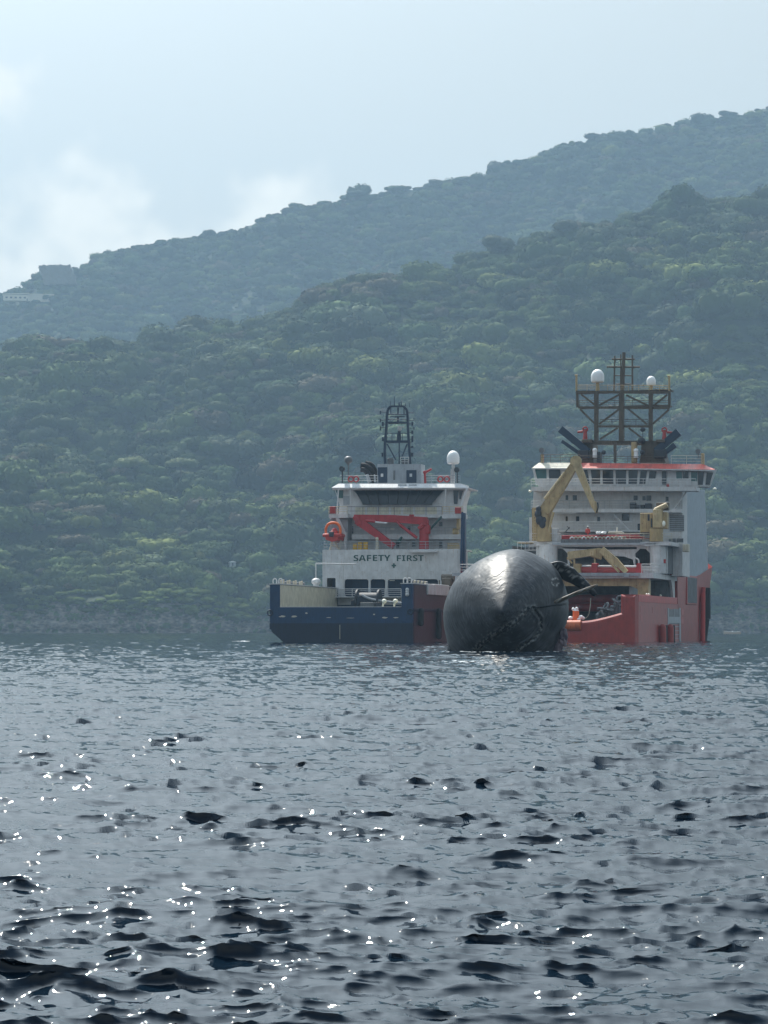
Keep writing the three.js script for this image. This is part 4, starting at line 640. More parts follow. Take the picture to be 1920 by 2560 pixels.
  S.part('roof_edge', S.poly(25.6, 25.9, [[1329, 1170], [1444, 1170.5], [1600, 1171], [1788, 1175], [1788, 1177.5], [1600, 1173.8], [1444, 1173], [1329, 1172.5]]), M.white, br);
  S.part('roof', S.poly(26.9, 30, [[1349, 1157], [1756, 1161], [1770, 1172], [1336, 1172]]), M.red, br);
  for (const [u, v] of [[1325, 1228], [1788, 1222]]) S.part('deck_lamp', [bar(P(24, u, v), P(24, u + (u < 1500 ? 5 : -6), v - 1), .06), ball(P(24, u, v), .2, 1, .8, 1, 10)], M.bulb, br);
  S.rail(27, [[1352, 1157], [1450, 1157]], 1.05, 1.2, 3, M.mastTan, br); S.rail(27, [[1450, 1157], [1660, 1160]], .9, 1.6, 3, M.mastTan, br); S.rail(27, [[1678, 1160], [1755, 1161]], 1.1, 1.8, 3, M.cream, br);
  S.each('corner_post', [S.box(27, 27.6, 1351, 1358, 1135, 1157, .05), S.box(27, 27.6, 1752, 1760, 1133, 1161, .05)], M.tan, br);
  for (const [u, v] of [[1355, 1126], [1746, 1129]]) { const p = P(27.3, u, v); S.part('searchlight', [bar(p.clone().add(V(0, 0, .35)), p.clone().add(V(0, 0, -.3)), .34, .28, 14), bar(p, p.clone().add(V(0, -.8, 0)), .08)], M.steel, br); }
  for (const [u, v] of [[1487, 1126], [1590, 1127]]) { const p = P(28, u, v); S.part('white_dome', [ball(p, .32), bar(p.clone().add(V(0, -.9, 0)), p, .3, .26, 12)], M.dome, br); }
  S.each('dark_lamp', [ball(P(28, 1509, 1131), .3), ball(P(28, 1606, 1131), .32)], M.dark, br);
  S.part('equipment_box', S.box(28, 29.5, 1492, 1500, 1130, 1156), M.dark, br); S.part('equipment_post', S.box(27.6, 28, 1534, 1540, 1106, 1156), M.mastTan, br); S.part('tan_duct', S.box(28, 29, 1578, 1590, 1105, 1157, .08), M.tan, br);
  // funnels and raked exhaust pipes
  S.part('funnel_block', S.poly(29.5, 33, [[1600, 1157], [1604, 1110], [1650, 1110], [1664, 1157]]), M.mastTan); S.part('funnel_block', S.poly(29.5, 33, [[1454, 1157], [1462, 1110], [1482, 1110], [1484, 1157]]), M.mastTan);
  const pipe = (n, u0, v0, u1, v1, w0, w1) => S.part(n, beam(P(29, u0, v0), P(29, u1, v1), w0 * .8, w0, w1 * .8, w1), M.mastBlue);
  pipe('exhaust_pipe', 1472, 1130, 1402, 1073, .85, .95); pipe('exhaust_pipe', 1450, 1134, 1405, 1103, .5, .42); pipe('exhaust_pipe', 1640, 1128, 1697, 1080, .85, 1.0); pipe('exhaust_pipe', 1656, 1138, 1688, 1112, .5, .7);
  S.part('exhaust_collector', [S.box(28.6, 29.6, 1444, 1472, 1124, 1146, .2)], M.dark); S.part('exhaust_collector', S.box(28.6, 29.6, 1634, 1666, 1122, 1146, .2), M.dark);
  for (const [u, v, s] of [[1463, 1073, -1], [1661, 1075, 1]]) { const p = P(29, u, v); S.part('fire_monitor', [bar(P(29, u, 1106), p, .35, .2, 10), new THREE.TorusGeometry(.3, .1, 8, 16).translate(p.x, p.y, p.z), bar(p.clone().add(V(s * .3, -.3, 0)), p.clone().add(V(s * 1.0, -.35, 0)), .16)], M.red); }
  for (const [u0, u1] of [[1455, 1478], [1640, 1662]]) S.part('monitor_platform', S.box(28.4, 30, u0, u1, 1098, 1106, .05), M.mastTan);
  S.part('antenna_pod', [bar(P(29, 1607, 1100), P(29, 1607, 1072), .05), ball(P(29, 1607, 1074), .35, 1, .8, 1), ball(P(29, 1604, 1102), .5, 1, .9, 1)], M.dark);
  // portal mast
  const mast = new THREE.Group(); mast.name = 'portal_mast'; S.root.add(mast);
  const bm = (n, u0, v0, u1, v1, w, h, a = 30, m = M.mastTan) => S.part(n, beam(P(a, u0, v0), P(a, u1, v1), w, h), m, mast);
  bm('mast_beam', 1453, 1107, 1665, 1108, .9, .55);
  for (const a of [29.6, 32]) {
    bm('mast_column', 1491, 1104, 1491, 983, .55, .5, a); bm('mast_column', 1554, 1104, 1554, 983, .7, .62, a); bm('mast_column', 1627, 1104, 1627, 983, .55, .5, a);
    bm('mast_beam', 1440, 980, 1677, 981, .4, .34, a); bm('mast_beam', 1446, 1018.5, 1674, 1020, .38, .3, a); bm('mast_beam', 1495, 1066, 1624, 1066, .35, .28, a);
    bm('mast_post', 1443, 980, 1444, 1019, .28, .3, a); bm('mast_post', 1674, 981, 1673, 1020, .28, .3, a);
    for (const [x0, y0, x1, y1] of [[1453, 986, 1487, 1012], [1550, 986, 1498, 1013], [1566, 988, 1620, 1014], [1668, 987, 1634, 1014], [1450, 1023, 1486, 1058], [1548, 1023, 1498, 1060], [1568, 1020, 1618, 1061], [1672, 1024, 1632, 1060], [1544, 1070, 1500, 1098], [1572, 1070, 1606, 1096]]) bm('mast_brace', x0, y0, x1, y1, .2, .24, a);
  }
  S.each('mast_platform', [[1440, 1677, 979], [1446, 1674, 1017]].map(([u0, u1, v]) => block(P(29.6, u0, v).x, P(29.6, u1, v).x, P(29.6, 1500, v).y - .05, P(29.6, 1500, v).y + .05, -32, -29.6)), M.mastTan, mast);
  mesh('railing', railing([P(29.6, 1442, 977), P(29.6, 1675, 978)], .75, 1.3, 3, .035), M.tan, mast); mesh('railing', railing([P(32, 1448, 1018), P(32, 1672, 1018)], .9, 2.2, 3, .035), M.mastTan, mast); mesh('railing', railing([P(31, 1500, 1066), P(31, 1620, 1066)], .9, 1.6, 3, .035), M.mastTan, mast);
  for (const [u, v] of [[1441, 937], [1673, 940]]) { S.part('mast_pole', [bar(P(29.6, u, 979), P(29.6, u, v), .14), bar(P(29.6, u - 4, v + 1), P(29.6, u + 3, v + 1), .1)], M.tan, mast); }
  const tb = (u0, v0, u1, v1, r, n = 'topmast_pole') => S.part(n, bar(P(30.6, u0, v0), P(30.6, u1, v1), r, r * .85, 8), M.mastTan, mast);
  tb(1535, 977, 1537, 890, .12); tb(1552, 977, 1552, 886, .1); tb(1556, 977, 1560, 881, .26); tb(1581, 977, 1581, 888, .13); tb(1530, 898, 1587, 898, .12, 'topmast_yard'); tb(1517, 917, 1600, 917.5, .13, 'topmast_yard'); tb(1537, 939, 1581, 939, .08, 'topmast_yard'); tb(1540, 960, 1581, 960, .08, 'topmast_yard');
  S.each('yard_fin', [S.poly(30.5, 30.7, [[1517, 916], [1535, 916], [1535, 921]]), S.poly(30.5, 30.7, [[1581, 916], [1601, 916], [1583, 921]])], M.mastTan, mast);
  const rd = S.part('radome', domeShape(P(30.8, 1494, 957), .86, 1.78), M.dome, mast); S.part('radome_post', bar(P(30.8, 1494, 979), P(30.8, 1494, 957), .28, .22, 12), M.tan, mast); S.part('radome', domeShape(P(30.8, 1628, 964), .6, 1.25), M.dome, mast); S.part('radome_post', bar(P(30.8, 1628, 979), P(30.8, 1628, 964), .2, .2, 12), M.tan, mast);
  // port crane: pedestal, machinery, raised boom and hanging jib
  const c1 = new THREE.Group(); c1.name = 'port_deck_crane'; c1.userData.label = 'tan knuckle boom crane with raised boom'; S.root.add(c1);
  const a1 = 18;
  S.part('pedestal', [bar(P(a1, 1361, 1354), P(a1, 1361, 1318), .98, .92, 24), bar(P(a1, 1361, 1318), P(a1, 1362, 1276), .82, .78, 20), S.box(a1 + .4, a1 + 1.4, 1330, 1344, 1270, 1352)], M.tan, c1);
  S.part('machinery', [[1345, 1285, .45], [1349, 1300, .5], [1356, 1310, .42], [1346, 1273, .35], [1360, 1300, .3]].map(([u, v, r]) => ball(P(a1 - .9, u, v), r, 1, 1.3, .8, 10)), M.dark, c1);
  S.part('main_boom', [beam(P(a1 - .3, 1362, 1279), P(a1 - .3, 1438, 1160), 1.1, 1.45, .9, .95)], M.tan, c1); S.part('boom_ram', [bar(P(a1 - .8, 1362, 1248), P(a1 - .8, 1412, 1182), .22), bar(P(a1 - .5, 1383, 1280), P(a1 - .5, 1370, 1330), .2)], M.tanPale, c1);
  S.part('knuckle', [bar(P(a1 - .9, 1440, 1153), P(a1 + .5, 1440, 1153), .72, .72, 18), beam(P(a1 - .2, 1438, 1172), P(a1 - .2, 1440, 1142), .8, .9, .6, .6)], M.tanPale, c1);
  S.part('jib', [beam(P(a1 - .4, 1442, 1160), P(a1 - .4, 1486, 1268), .75, .95, .55, .55), beam(P(a1 - .4, 1482, 1256), P(a1 - .4, 1492, 1282), .5, .8, .4, .35)], M.tanPale, c1); S.part('jib_pad', tube([P(a1 - .75, 1494, 1256), P(a1 - .75, 1495, 1268), P(a1 - .75, 1491, 1282)], .1, 10), M.rubber, c1);
  S.part('crane_ladder', [0, 1].map((k) => bar(P(a1 - .6, 1334 + k * 6, 1352), P(a1 - .6, 1334 + k * 6, 1268), .06)).concat([...Array(12).keys()].map((k) => bar(P(a1 - .6, 1334, 1270 + k * 7), P(a1 - .6, 1340, 1270 + k * 7), .045))), M.tanPale, c1);
  // starboard crane: folded house on its pedestal
  const c2 = new THREE.Group(); c2.name = 'starboard_deck_crane'; c2.userData.label = 'tan crane housing folded on its pedestal'; S.root.add(c2);
  S.part('pedestal', [bar(P(a1, 1641, 1354), P(a1, 1641, 1322), .85, .85, 22)], M.tan, c2); S.part('crane_house', [S.box(a1 - .3, a1 + 1, 1631, 1668, 1280, 1322, .12), S.box(a1 - .1, a1 + .9, 1600, 1630, 1282, 1330, .1)], M.tan, c2); S.part('crane_arm', [S.box(a1 - .9, a1 + .2, 1632, 1655, 1272, 1320, .15), bar(P(a1 - .5, 1638, 1276), P(a1 - .5, 1668, 1262), .35)], M.tanPale, c2); S.part('crane_head', [S.box(a1, a1 + 1, 1640, 1671, 1256, 1276, .1)], M.mastTan, c2); S.part('crane_lamp', ball(P(a1 - 1, 1659.5, 1309), .26, .8, 1.4, .8), M.bulb, c2); S.part('crane_slot', [S.box(a1 - .14, a1 - .1, 1619, 1624, 1286, 1302), S.box(a1 - .14, a1 - .1, 1627, 1630, 1296, 1318)], M.dark, c2); S.part('crane_base', S.box(a1, a1 + 1.4, 1600, 1632, 1324, 1336, .08), M.mastTan, c2);
  // small crane lying folded on the mezzanine
  const c3 = new THREE.Group(); c3.name = 'folded_deck_crane'; c3.userData.label = 'worn yellow folding crane over the mezzanine'; S.root.add(c3);
  S.part('lower_boom', [beam(P(12.6, 1421, 1389), P(12.6, 1500, 1378), .8, .95, .8, .75)], M.tanPale, c3); S.part('knuckle', [bar(P(12.2, 1497, 1382), P(13.2, 1497, 1382), .62, .62, 16), bar(P(12.4, 1478, 1388), P(12.4, 1504, 1396), .2)], M.tan, c3); S.part('outer_boom', [beam(P(12.4, 1504, 1374), P(12.4, 1540, 1404), .7, .85, .7, .8), beam(P(12.4, 1536, 1400), P(12.4, 1566, 1430), .6, .8, .55, .55)], M.tanPale, c3); S.part('boom_ram', [bar(P(12.1, 1510, 1390), P(12.1, 1548, 1430), .16)], M.tan, c3); S.each('boom_rest', [bar(P(12.8, 1436, 1410), P(12.8, 1435, 1392), .13), bar(P(12.8, 1487, 1408), P(12.8, 1487, 1394), .12), beam(P(12.7, 1418, 1396), P(12.7, 1436, 1396), .4, .35), bar(P(12.7, 1421, 1396), P(12.7, 1430, 1408), .12)], M.tanPale, c3);

  // loose things aboard
  [[1679, 1394, 0, .62], [1693.5, 1403, .15, .5]].forEach(([u, v, a, r], i) => {
    const p = S.side(B - .95 + a, u, v), k = base('life_raft_canister', S.world(p.clone().add(V(0, -r * 1.05 - .9, 0))), -yaw); tag(k, ['larger white life raft canister in a cradle beside the mezzanine rail', 'smaller white life raft canister in a cradle, outboard of the larger one'][i], 'life raft', 'life raft canisters on the mezzanine');
    mesh('canister', join([new THREE.CapsuleGeometry(r, .8, 6, 18).rotateX(Math.PI / 2).translate(0, r + .9, 0)]), M.dome, k); mesh('strap', join([new THREE.TorusGeometry(r + .02, .03, 6, 24).translate(0, r + .9, .3)]), M.steel, k);
    for (const s of [-1, 1]) mesh('cradle_leg', join([bar(V(s * r * .8, 0, .2), V(s * r * .7, 1.1, .2), .07), bar(V(s * r * .8, 0, -.4), V(s * r * .7, 1.1, -.4), .07), bar(V(s * r * .8, .05, .2), V(s * r * .8, .05, -.4), .06)]), M.white, k);
  });
  [[1497, 1331], [1509, 1331]].forEach(([u, v], i) => { const k = base('white_sack', S.world(P(18.6, u, 1336.5)), .4 * i); tag(k, ['rumpled white sack on the hose rack, beside the crew member in red', 'rumpled white sack on the hose rack, away from the crew member in red'][i], 'sack', 'white sacks on the hose rack');
    const g = new THREE.SphereGeometry(.34, 20, 14); const q = g.attributes.position; for (let j = 0; j < q.count; j++) { const n = 1 + .22 * noise3(q.getX(j) * 5 + i * 9, q.getY(j) * 5, q.getZ(j) * 5); q.setXYZ(j, q.getX(j) * n * 1.05, q.getY(j) * n * .62 + .2, q.getZ(j) * n); } g.computeVertexNormals(); mesh('cloth', metreUV(clean(g)), M.dome, k); mesh('tie', join([new THREE.TorusGeometry(.1, .03, 6, 12).rotateX(1.5).translate(0, .42, 0)]), M.rope, k); });
  { const k = base('marker_buoy', S.world(P(1.6, 1440, 1556)), -yaw); tag(k, 'orange buoy with white floats standing on the stern sill of the red ship', 'buoy');
    mesh('body', join([new THREE.CylinderGeometry(.36, .42, 1.35, 18).translate(0, .68, 0)]), M.orange, k); mesh('cap', join([new THREE.CylinderGeometry(.2, .36, .3, 18).translate(0, 1.5, 0), ball(V(-.3, 1.55, .1), .2), ball(V(.12, 1.62, .1), .19)]), M.dome, k);
    for (const [x, y, z, r] of [[.62, .62, .15, .3], [.42, .35, .35, .24], [-.6, .5, .2, .3], [.78, .5, -.1, .26]]) mesh('float', join([ball(V(x, y, z), r, 1, .8, 1, 14)]), M.dome, k); for (const [x, h] of [[0, .5], [.3, .4], [-.25, .35]]) mesh('spike', join([bar(V(x, 1.6, 0), V(x * 1.4, 1.6 + h, 0), .03)]), M.steel, k); }
  crewSpot = { p: S.world(P(19.3, 1469.5, 1352)), yaw };
}
// ---------------------------------------------------------------- the bloated whale, afloat belly up with its throat swollen
{
  const D = 157, o = survey(1262, 1629, D + 3.2); o.y = 0;
  const root = base('whale', o); tag(root, 'huge bloated dark grey whale carcass floating between the two ships', 'whale');
  const L = (u, v, d = D + 3.2) => { const p = survey(u, v, d); return [p.x - o.x, p.y]; };
  const C = L(1266, 1508), apex = L(1243, 1530);
  const rim = [[1287, 1373], [1346, 1390], [1383, 1414], [1409, 1459], [1420, 1495], [1418, 1552], [1402, 1592], [1389, 1628], [1370, 1668], [1320, 1700], [1262, 1712], [1200, 1700], [1150, 1668], [1126, 1628], [1117, 1597], [1110, 1562], [1109, 1526], [1118, 1490], [1136, 1454], [1181, 1412], [1229, 1386]].map(([u, v]) => { const p = L(u, v); return [Math.atan2(p[1] - C[1], p[0] - C[0]), Math.hypot(p[0] - C[0], p[1] - C[1])]; }).sort((a, b) => a[0] - b[0]);
  const n = rim.length, R = (phi) => { let i = 0; while (i < n && rim[i][0] < phi) i++; const g = (k) => { const m = ((k % n) + n) % n; return [rim[m][0] + 2 * Math.PI * Math.floor(k / n), rim[m][1]]; }; const p0 = g(i - 2), p1 = g(i - 1), p2 = g(i), p3 = g(i + 1), t = (phi - p1[0]) / (p2[0] - p1[0]);
    const m1 = (p2[1] - p0[1]) / (p2[0] - p0[0]) * (p2[0] - p1[0]), m2 = (p3[1] - p1[1]) / (p3[0] - p1[0]) * (p2[0] - p1[0]), t2 = t * t, t3 = t2 * t;
    return (2 * t3 - 3 * t2 + 1) * p1[1] + (t3 - 2 * t2 + t) * m1 + (-2 * t3 + 3 * t2) * p2[1] + (t3 - t2) * m2; };
  // lines on the hide, in the body's own upright plane: the lip running up from the water, the corner of the jaw
  const lip = [[1172, 1640], [1195, 1612], [1222, 1588], [1258, 1567], [1290, 1545], [1306, 1524], [1322, 1522]].map(([u, v]) => L(u, v));
  const jaw = [[1322, 1522], [1342, 1548], [1343, 1572], [1330, 1594], [1300, 1612], [1276, 1632]].map(([u, v]) => L(u, v));
  const near = (line, x, y) => { let best = 1e9, side = 0; for (let i = 0; i < line.length - 1; i++) { const [ax, ay] = line[i], [bx, by] = line[i + 1], dx = bx - ax, dy = by - ay, t = clamp(((x - ax) * dx + (y - ay) * dy) / (dx * dx + dy * dy)), ex = x - ax - t * dx, ey = y - ay - t * dy, d = Math.hypot(ex, ey); if (d < best) { best = d; side = Math.sign(dx * (y - ay) - dy * (x - ax)); } } return [best, side]; };
  const NR = 300, NP = 460, pos = [], col = [], idx = [];
  const put = (rho, phi, back) => {
    const r = R(phi), k = back ? 1 : 1;
    const soft = Math.sqrt(Math.max(0, 1 - rho * rho)), point = 1 - Math.pow(rho, 1.15);
    const bx = C[0] + Math.cos(phi) * r * rho, by = C[1] + Math.sin(phi) * r * rho, pull = back ? 0 : (1 - rho) * (1 - rho);
    let x = bx + (apex[0] - C[0]) * pull, y = by + (apex[1] - C[1]) * pull, z = back ? -10 * Math.pow(soft, .8) : 3.6 * soft + 2.9 * Math.pow(point, 1.5);
    // wrinkles and throat pleats: rings about the snout, broken up along their length
    const a = phi, s = rho * r;
    let bump = 0, pale = 0, wear = 0;
    if (!back) {
      const edge = .5 * fbm3(Math.cos(a) * 2 + 30, Math.sin(a) * 2, s * 9, 4), upper = smooth(-.06, .12, Math.sin(a - .25) * .6 - Math.cos(a + .15) * .75 + .2 + edge);   // ragged margin of the peeling skin
      const w = fbm3(Math.cos(a) * 1.5 + 7, Math.sin(a) * 1.5, s * 7.5, 4), w2 = fbm3(Math.cos(a) * 3.2, Math.sin(a) * 3.2 + 3, s * 22, 3);
      const pleat = Math.max(0, Math.sin(s * 15 + 5 * noise3(Math.cos(a) * 1.6, Math.sin(a) * 1.6, s * .5))) ** 2 * smooth(-.1, .4, noise3(Math.cos(a) * 2.2 + 40, Math.sin(a) * 2.2, s * 1.4));
      bump += (.007 * w + .0025 * w2 + .011 * pleat) * upper * smooth(.05, .2, rho) * smooth(1, .9, rho) + .02 * fbm3(x * .8, y * .8, 4, 3);
      
      const patch = smooth(-.6, .5, fbm3(x * .55 + 3, y * .55, z * .4 + 8, 4) + edge * .5);
      pale = patch * clamp(.42 + .45 * w + .6 * w2 + .3 * pleat);
    }
    // lip groove, jaw bulge
    const [dl, sl] = near(lip, x, y), [dj] = near(jaw, x, y);
    if (!back) {
      const below = sl < 0 ? smooth(0, .5, dl) : 0;
      z += -.55 * (sl < 0 ? smooth(0, .18, dl) * Math.exp(-dl * .8) : 0) - .14 * Math.exp(-((dl / .09) ** 2)) - .1 * Math.exp(-((dj / .06) ** 2)) + .09 * Math.exp(-(((dj - .17) / .1) ** 2));
      wear = Math.exp(-((dl / .2) ** 2)) * smooth(-.15, .35, fbm(x * 3.2 + 5, y * 3.2, 4)) + .9 * Math.exp(-((dj / .13) ** 2)) * smooth(-.1, .3, fbm(x * 3.5, y * 3.5 + 8, 4)) * (y < C[1] - 1.2 ? 1 : .25);
    }
    const nx = Math.cos(phi) * rho, ny = Math.sin(phi) * rho, nz = back ? -soft : soft;
    x += nx * bump; y += ny * bump; z += nz * bump;
    // hide colours: blue black, paler scuffed grey on the rubbed throat, white barnacle scars, pale grey jaw cheek
    const blot = fbm3(x * .6, y * .6, z * .3, 4), scar = smooth(.5, .62, fbm3(x * 2.6 + 9, y * 2.6, z * 2, 3));
    let cr = .012 + .008 * blot, cg = .015 + .009 * blot, cb = .02 + .011 * blot;
    const mixc = (t, r2, g2, b2) => { cr = lerp(cr, r2, t); cg = lerp(cg, g2, t); cb = lerp(cb, b2, t); };
    mixc(clamp(pale) * .5, .13, .14, .155); mixc(clamp(scar) * .2, .2, .2, .19);
    mixc(clamp(wear) * .85, .3, .31, .3);
    // dark bare patch behind the shoulder with a white ring scar
    const q = L(1398, 1468), e = Math.hypot((x - q[0]) / .42, (y - q[1]) / .85); const q2 = L(1383, 1456), e2 = Math.hypot(x - q2[0], y - q2[1]); if (!back) mixc(.8 * Math.exp(-(((e2 - .24) / .07) ** 2)) * smooth(-.3, .1, noise2(x * 4, y * 4)), .35, .35, .34);
    pos.push(x, y, z); col.push(Math.max(.004, cr), Math.max(.004, cg), Math.max(.004, cb));
  };
  for (let j = 0; j <= NR; j++) for (let i = 0; i < NP; i++) put(Math.sin(Math.pow(j / NR, .9) * Math.PI / 2), -Math.PI + i / NP * 2 * Math.PI, false);
  const NB = 60; for (let j = NB - 1; j >= 0; j--) for (let i = 0; i < NP; i++) put(Math.sin(j / NB * Math.PI / 2), -Math.PI + i / NP * 2 * Math.PI, true);
  const rows = NR + 1 + NB; for (let j = 0; j < rows - 1; j++) for (let i = 0; i < NP; i++) { const a = j * NP + i, b = j * NP + (i + 1) % NP, c = a + NP, d = b + NP; idx.push(a, c, b, b, c, d); }
  const g = new THREE.BufferGeometry(); g.setAttribute('position', new THREE.Float32BufferAttribute(pos, 3)); g.setAttribute('color', new THREE.Float32BufferAttribute(col, 3)); g.setIndex(idx); g.computeVertexNormals();
  const hide = new THREE.MeshPhysicalMaterial({ vertexColors: true, roughness: .42, ior: 1.38, specularIntensity: .7 });
  mesh('body', g, hide, root);
  // flippers: flat tapering blades, bent at the wrist, with knobbed leading edges
  function flipper(pts, widths, thick, twist, seed, m, colour) {
    const cv = new THREE.CatmullRomCurve3(pts), N = 46, Mr = 18, p = [], c = [], id = [], T = new THREE.Vector3();
    for (let i = 0; i <= N; i++) {
      const t = i / N, q = cv.getPoint(t); cv.getTangent(t, T); const w = lerp(widths[Math.min(widths.length - 2, Math.floor(t * (widths.length - 1)))], widths[Math.min(widths.length - 1, Math.floor(t * (widths.length - 1)) + 1)], (t * (widths.length - 1)) % 1 || (t === 1 ? 1 : 0));
      const side = new THREE.Vector3(Math.sin(twist) * -T.y, Math.sin(twist) * T.x, Math.cos(twist)).normalize(), up = new THREE.Vector3().crossVectors(T, side).normalize();
      for (let k = 0; k < Mr; k++) { const a = k / Mr * 2 * Math.PI, knob = 1 + .09 * noise3(t * 4, Math.cos(a) + seed, 2) ; const X = Math.cos(a) * w * knob, Y = Math.sin(a) * Math.min(thick, w * .8) * (.75 + .25 * Math.cos(a));
        p.push(q.x + side.x * X + up.x * Y, q.y + side.y * X + up.y * Y, q.z + side.z * X + up.z * Y); const s = smooth(.12, .5, fbm3(t * 7 + seed, Math.cos(a) * 1.3, Math.sin(a) * 1.3, 3)); c.push(lerp(colour[0], .26, s), lerp(colour[1], .26, s), lerp(colour[2], .25, s)); }
    }
    for (let i = 0; i < N; i++) for (let k = 0; k < Mr; k++) { const a = i * Mr + k, b = i * Mr + (k + 1) % Mr; id.push(a, b, a + Mr, b, b + Mr, a + Mr); }
    for (let k = 1; k < Mr - 1; k++) { id.push(0, k + 1, k); const e = N * Mr; id.push(e, e + k, e + k + 1); }
    const gg = new THREE.BufferGeometry(); gg.setAttribute('position', new THREE.Float32BufferAttribute(p, 3)); gg.setAttribute('color', new THREE.Float32BufferAttribute(c, 3)); gg.setIndex(id); gg.computeVertexNormals(); return mesh('flipper', gg, m, root);
  }
  const W3 = (u, v, z) => { const p = L(u, v); return V(p[0], p[1], z); };
  flipper([W3(1372, 1424, -.6), W3(1402, 1424, -.4), W3(1428, 1440, .1), W3(1456, 1462, .5), W3(1487, 1489, .9)], [.55, .72, .6, .42, .16], .26, .9, 4, hide, [.012, .014, .018]).userData.label = 'dark bent flipper with pale upper edge';
  flipper([W3(1322, 1529, 3.0), W3(1352, 1519, 2.9), W3(1390, 1504, 2.6), W3(1440, 1483, 2.3), W3(1487, 1464, 2.0)], [.2, .26, .34, .28, .1], .13, .35, 9, hide, [.1, .075, .05]).userData.label = 'thin brownish flipper seen edge on';
  // torn flesh hanging at the waterline
  for (const [u, v, s, k] of [[1404, 1588, .5, 0], [1396, 1606, .45, 1], [1392, 1622, .55, 2], [1408, 1603, .38, 3], [1128, 1620, .4, 4]]) {
    const gg = new THREE.IcosahedronGeometry(s, 4), q = gg.attributes.position; for (let i = 0; i < q.count; i++) { const f = 1 + .5 * fbm3(q.getX(i) * 2 + k * 5, q.getY(i) * 2, q.getZ(i) * 2, 3); q.setXYZ(i, q.getX(i) * f * .6, q.getY(i) * f, q.getZ(i) * f * .7); } const g2 = mergeVertices((gg.deleteAttribute('uv'), gg.deleteAttribute('normal'), gg)); g2.computeVertexNormals();
    const p = L(u, v); g2.translate(p[0], p[1], k === 4 ? .3 : .9); mesh('torn_skin', g2, phys(...(k === 4 ? [.03, .035, .04] : k % 2 ? [.16, .12, .14] : [.07, .05, .07]), .4), root);
  }
}
// ---------------------------------------------------------------- people, small craft, buildings on the hill
function bodyMesh(bones, cell) {                                  // bones: [ax, ay, az, ar, bx, by, bz, br]; one smooth skin over tapered capsules
  const lo = V(1e9, 1e9, 1e9), hi = V(-1e9, -1e9, -1e9);
  for (const b of bones) for (const [x, y, z, r] of [b.slice(0, 4), b.slice(4)]) { lo.min(V(x - r - .1, y - r - .1, z - r - .1)); hi.max(V(x + r + .1, y + r + .1, z + r + .1)); }
  const c = lo.clone().add(hi).multiplyScalar(.5), ext = Math.max(hi.x - lo.x, hi.y - lo.y, hi.z - lo.z) / 2, n = Math.ceil(ext * 2 / cell);
  const mc = new MarchingCubes(n, skin, true, false, 200000); mc.isolation = 0;
  const dist = (x, y, z) => { let d = 1e9; for (const [ax, ay, az, ar, bx, by, bz, br] of bones) { const dx = bx - ax, dy = by - ay, dz = bz - az, t = clamp(((x - ax) * dx + (y - ay) * dy + (z - az) * dz) / (dx * dx + dy * dy + dz * dz)); const q = Math.hypot(x - ax - t * dx, y - ay - t * dy, z - az - t * dz) - lerp(ar, br, t); const k = .05, h = clamp(.5 + .5 * (d - q) / k); d = d > 1e8 ? q : lerp(d, q, h) - k * h * (1 - h); } return d; };
  for (let k = 0; k < n; k++) for (let j = 0; j < n; j++) for (let i = 0; i < n; i++) mc.field[i + n * (j + n * k)] = -dist(c.x + (i - n / 2) / (n / 2) * ext, c.y + (j - n / 2) / (n / 2) * ext, c.z + (k - n / 2) / (n / 2) * ext);
  mc.update();
  const g = new THREE.BufferGeometry(), p = new Float32Array(mc.count * 3); for (let i = 0; i < mc.count; i++) { p[i * 3] = mc.positionArray[i * 3] * ext + c.x; p[i * 3 + 1] = mc.positionArray[i * 3 + 1] * ext + c.y; p[i * 3 + 2] = mc.positionArray[i * 3 + 2] * ext + c.z; }
  g.setAttribute('position', new THREE.BufferAttribute(p, 3)); const w = mergeVertices(g, 1e-4); w.computeVertexNormals(); return w;
}
const skin = std(.16, .085, .055, .6), jacket = std(.5, .05, .03, .7), trousers = std(.03, .035, .06, .8), helmet = std(.75, .74, .7, .35), paleShirt = std(.6, .62, .62, .8);
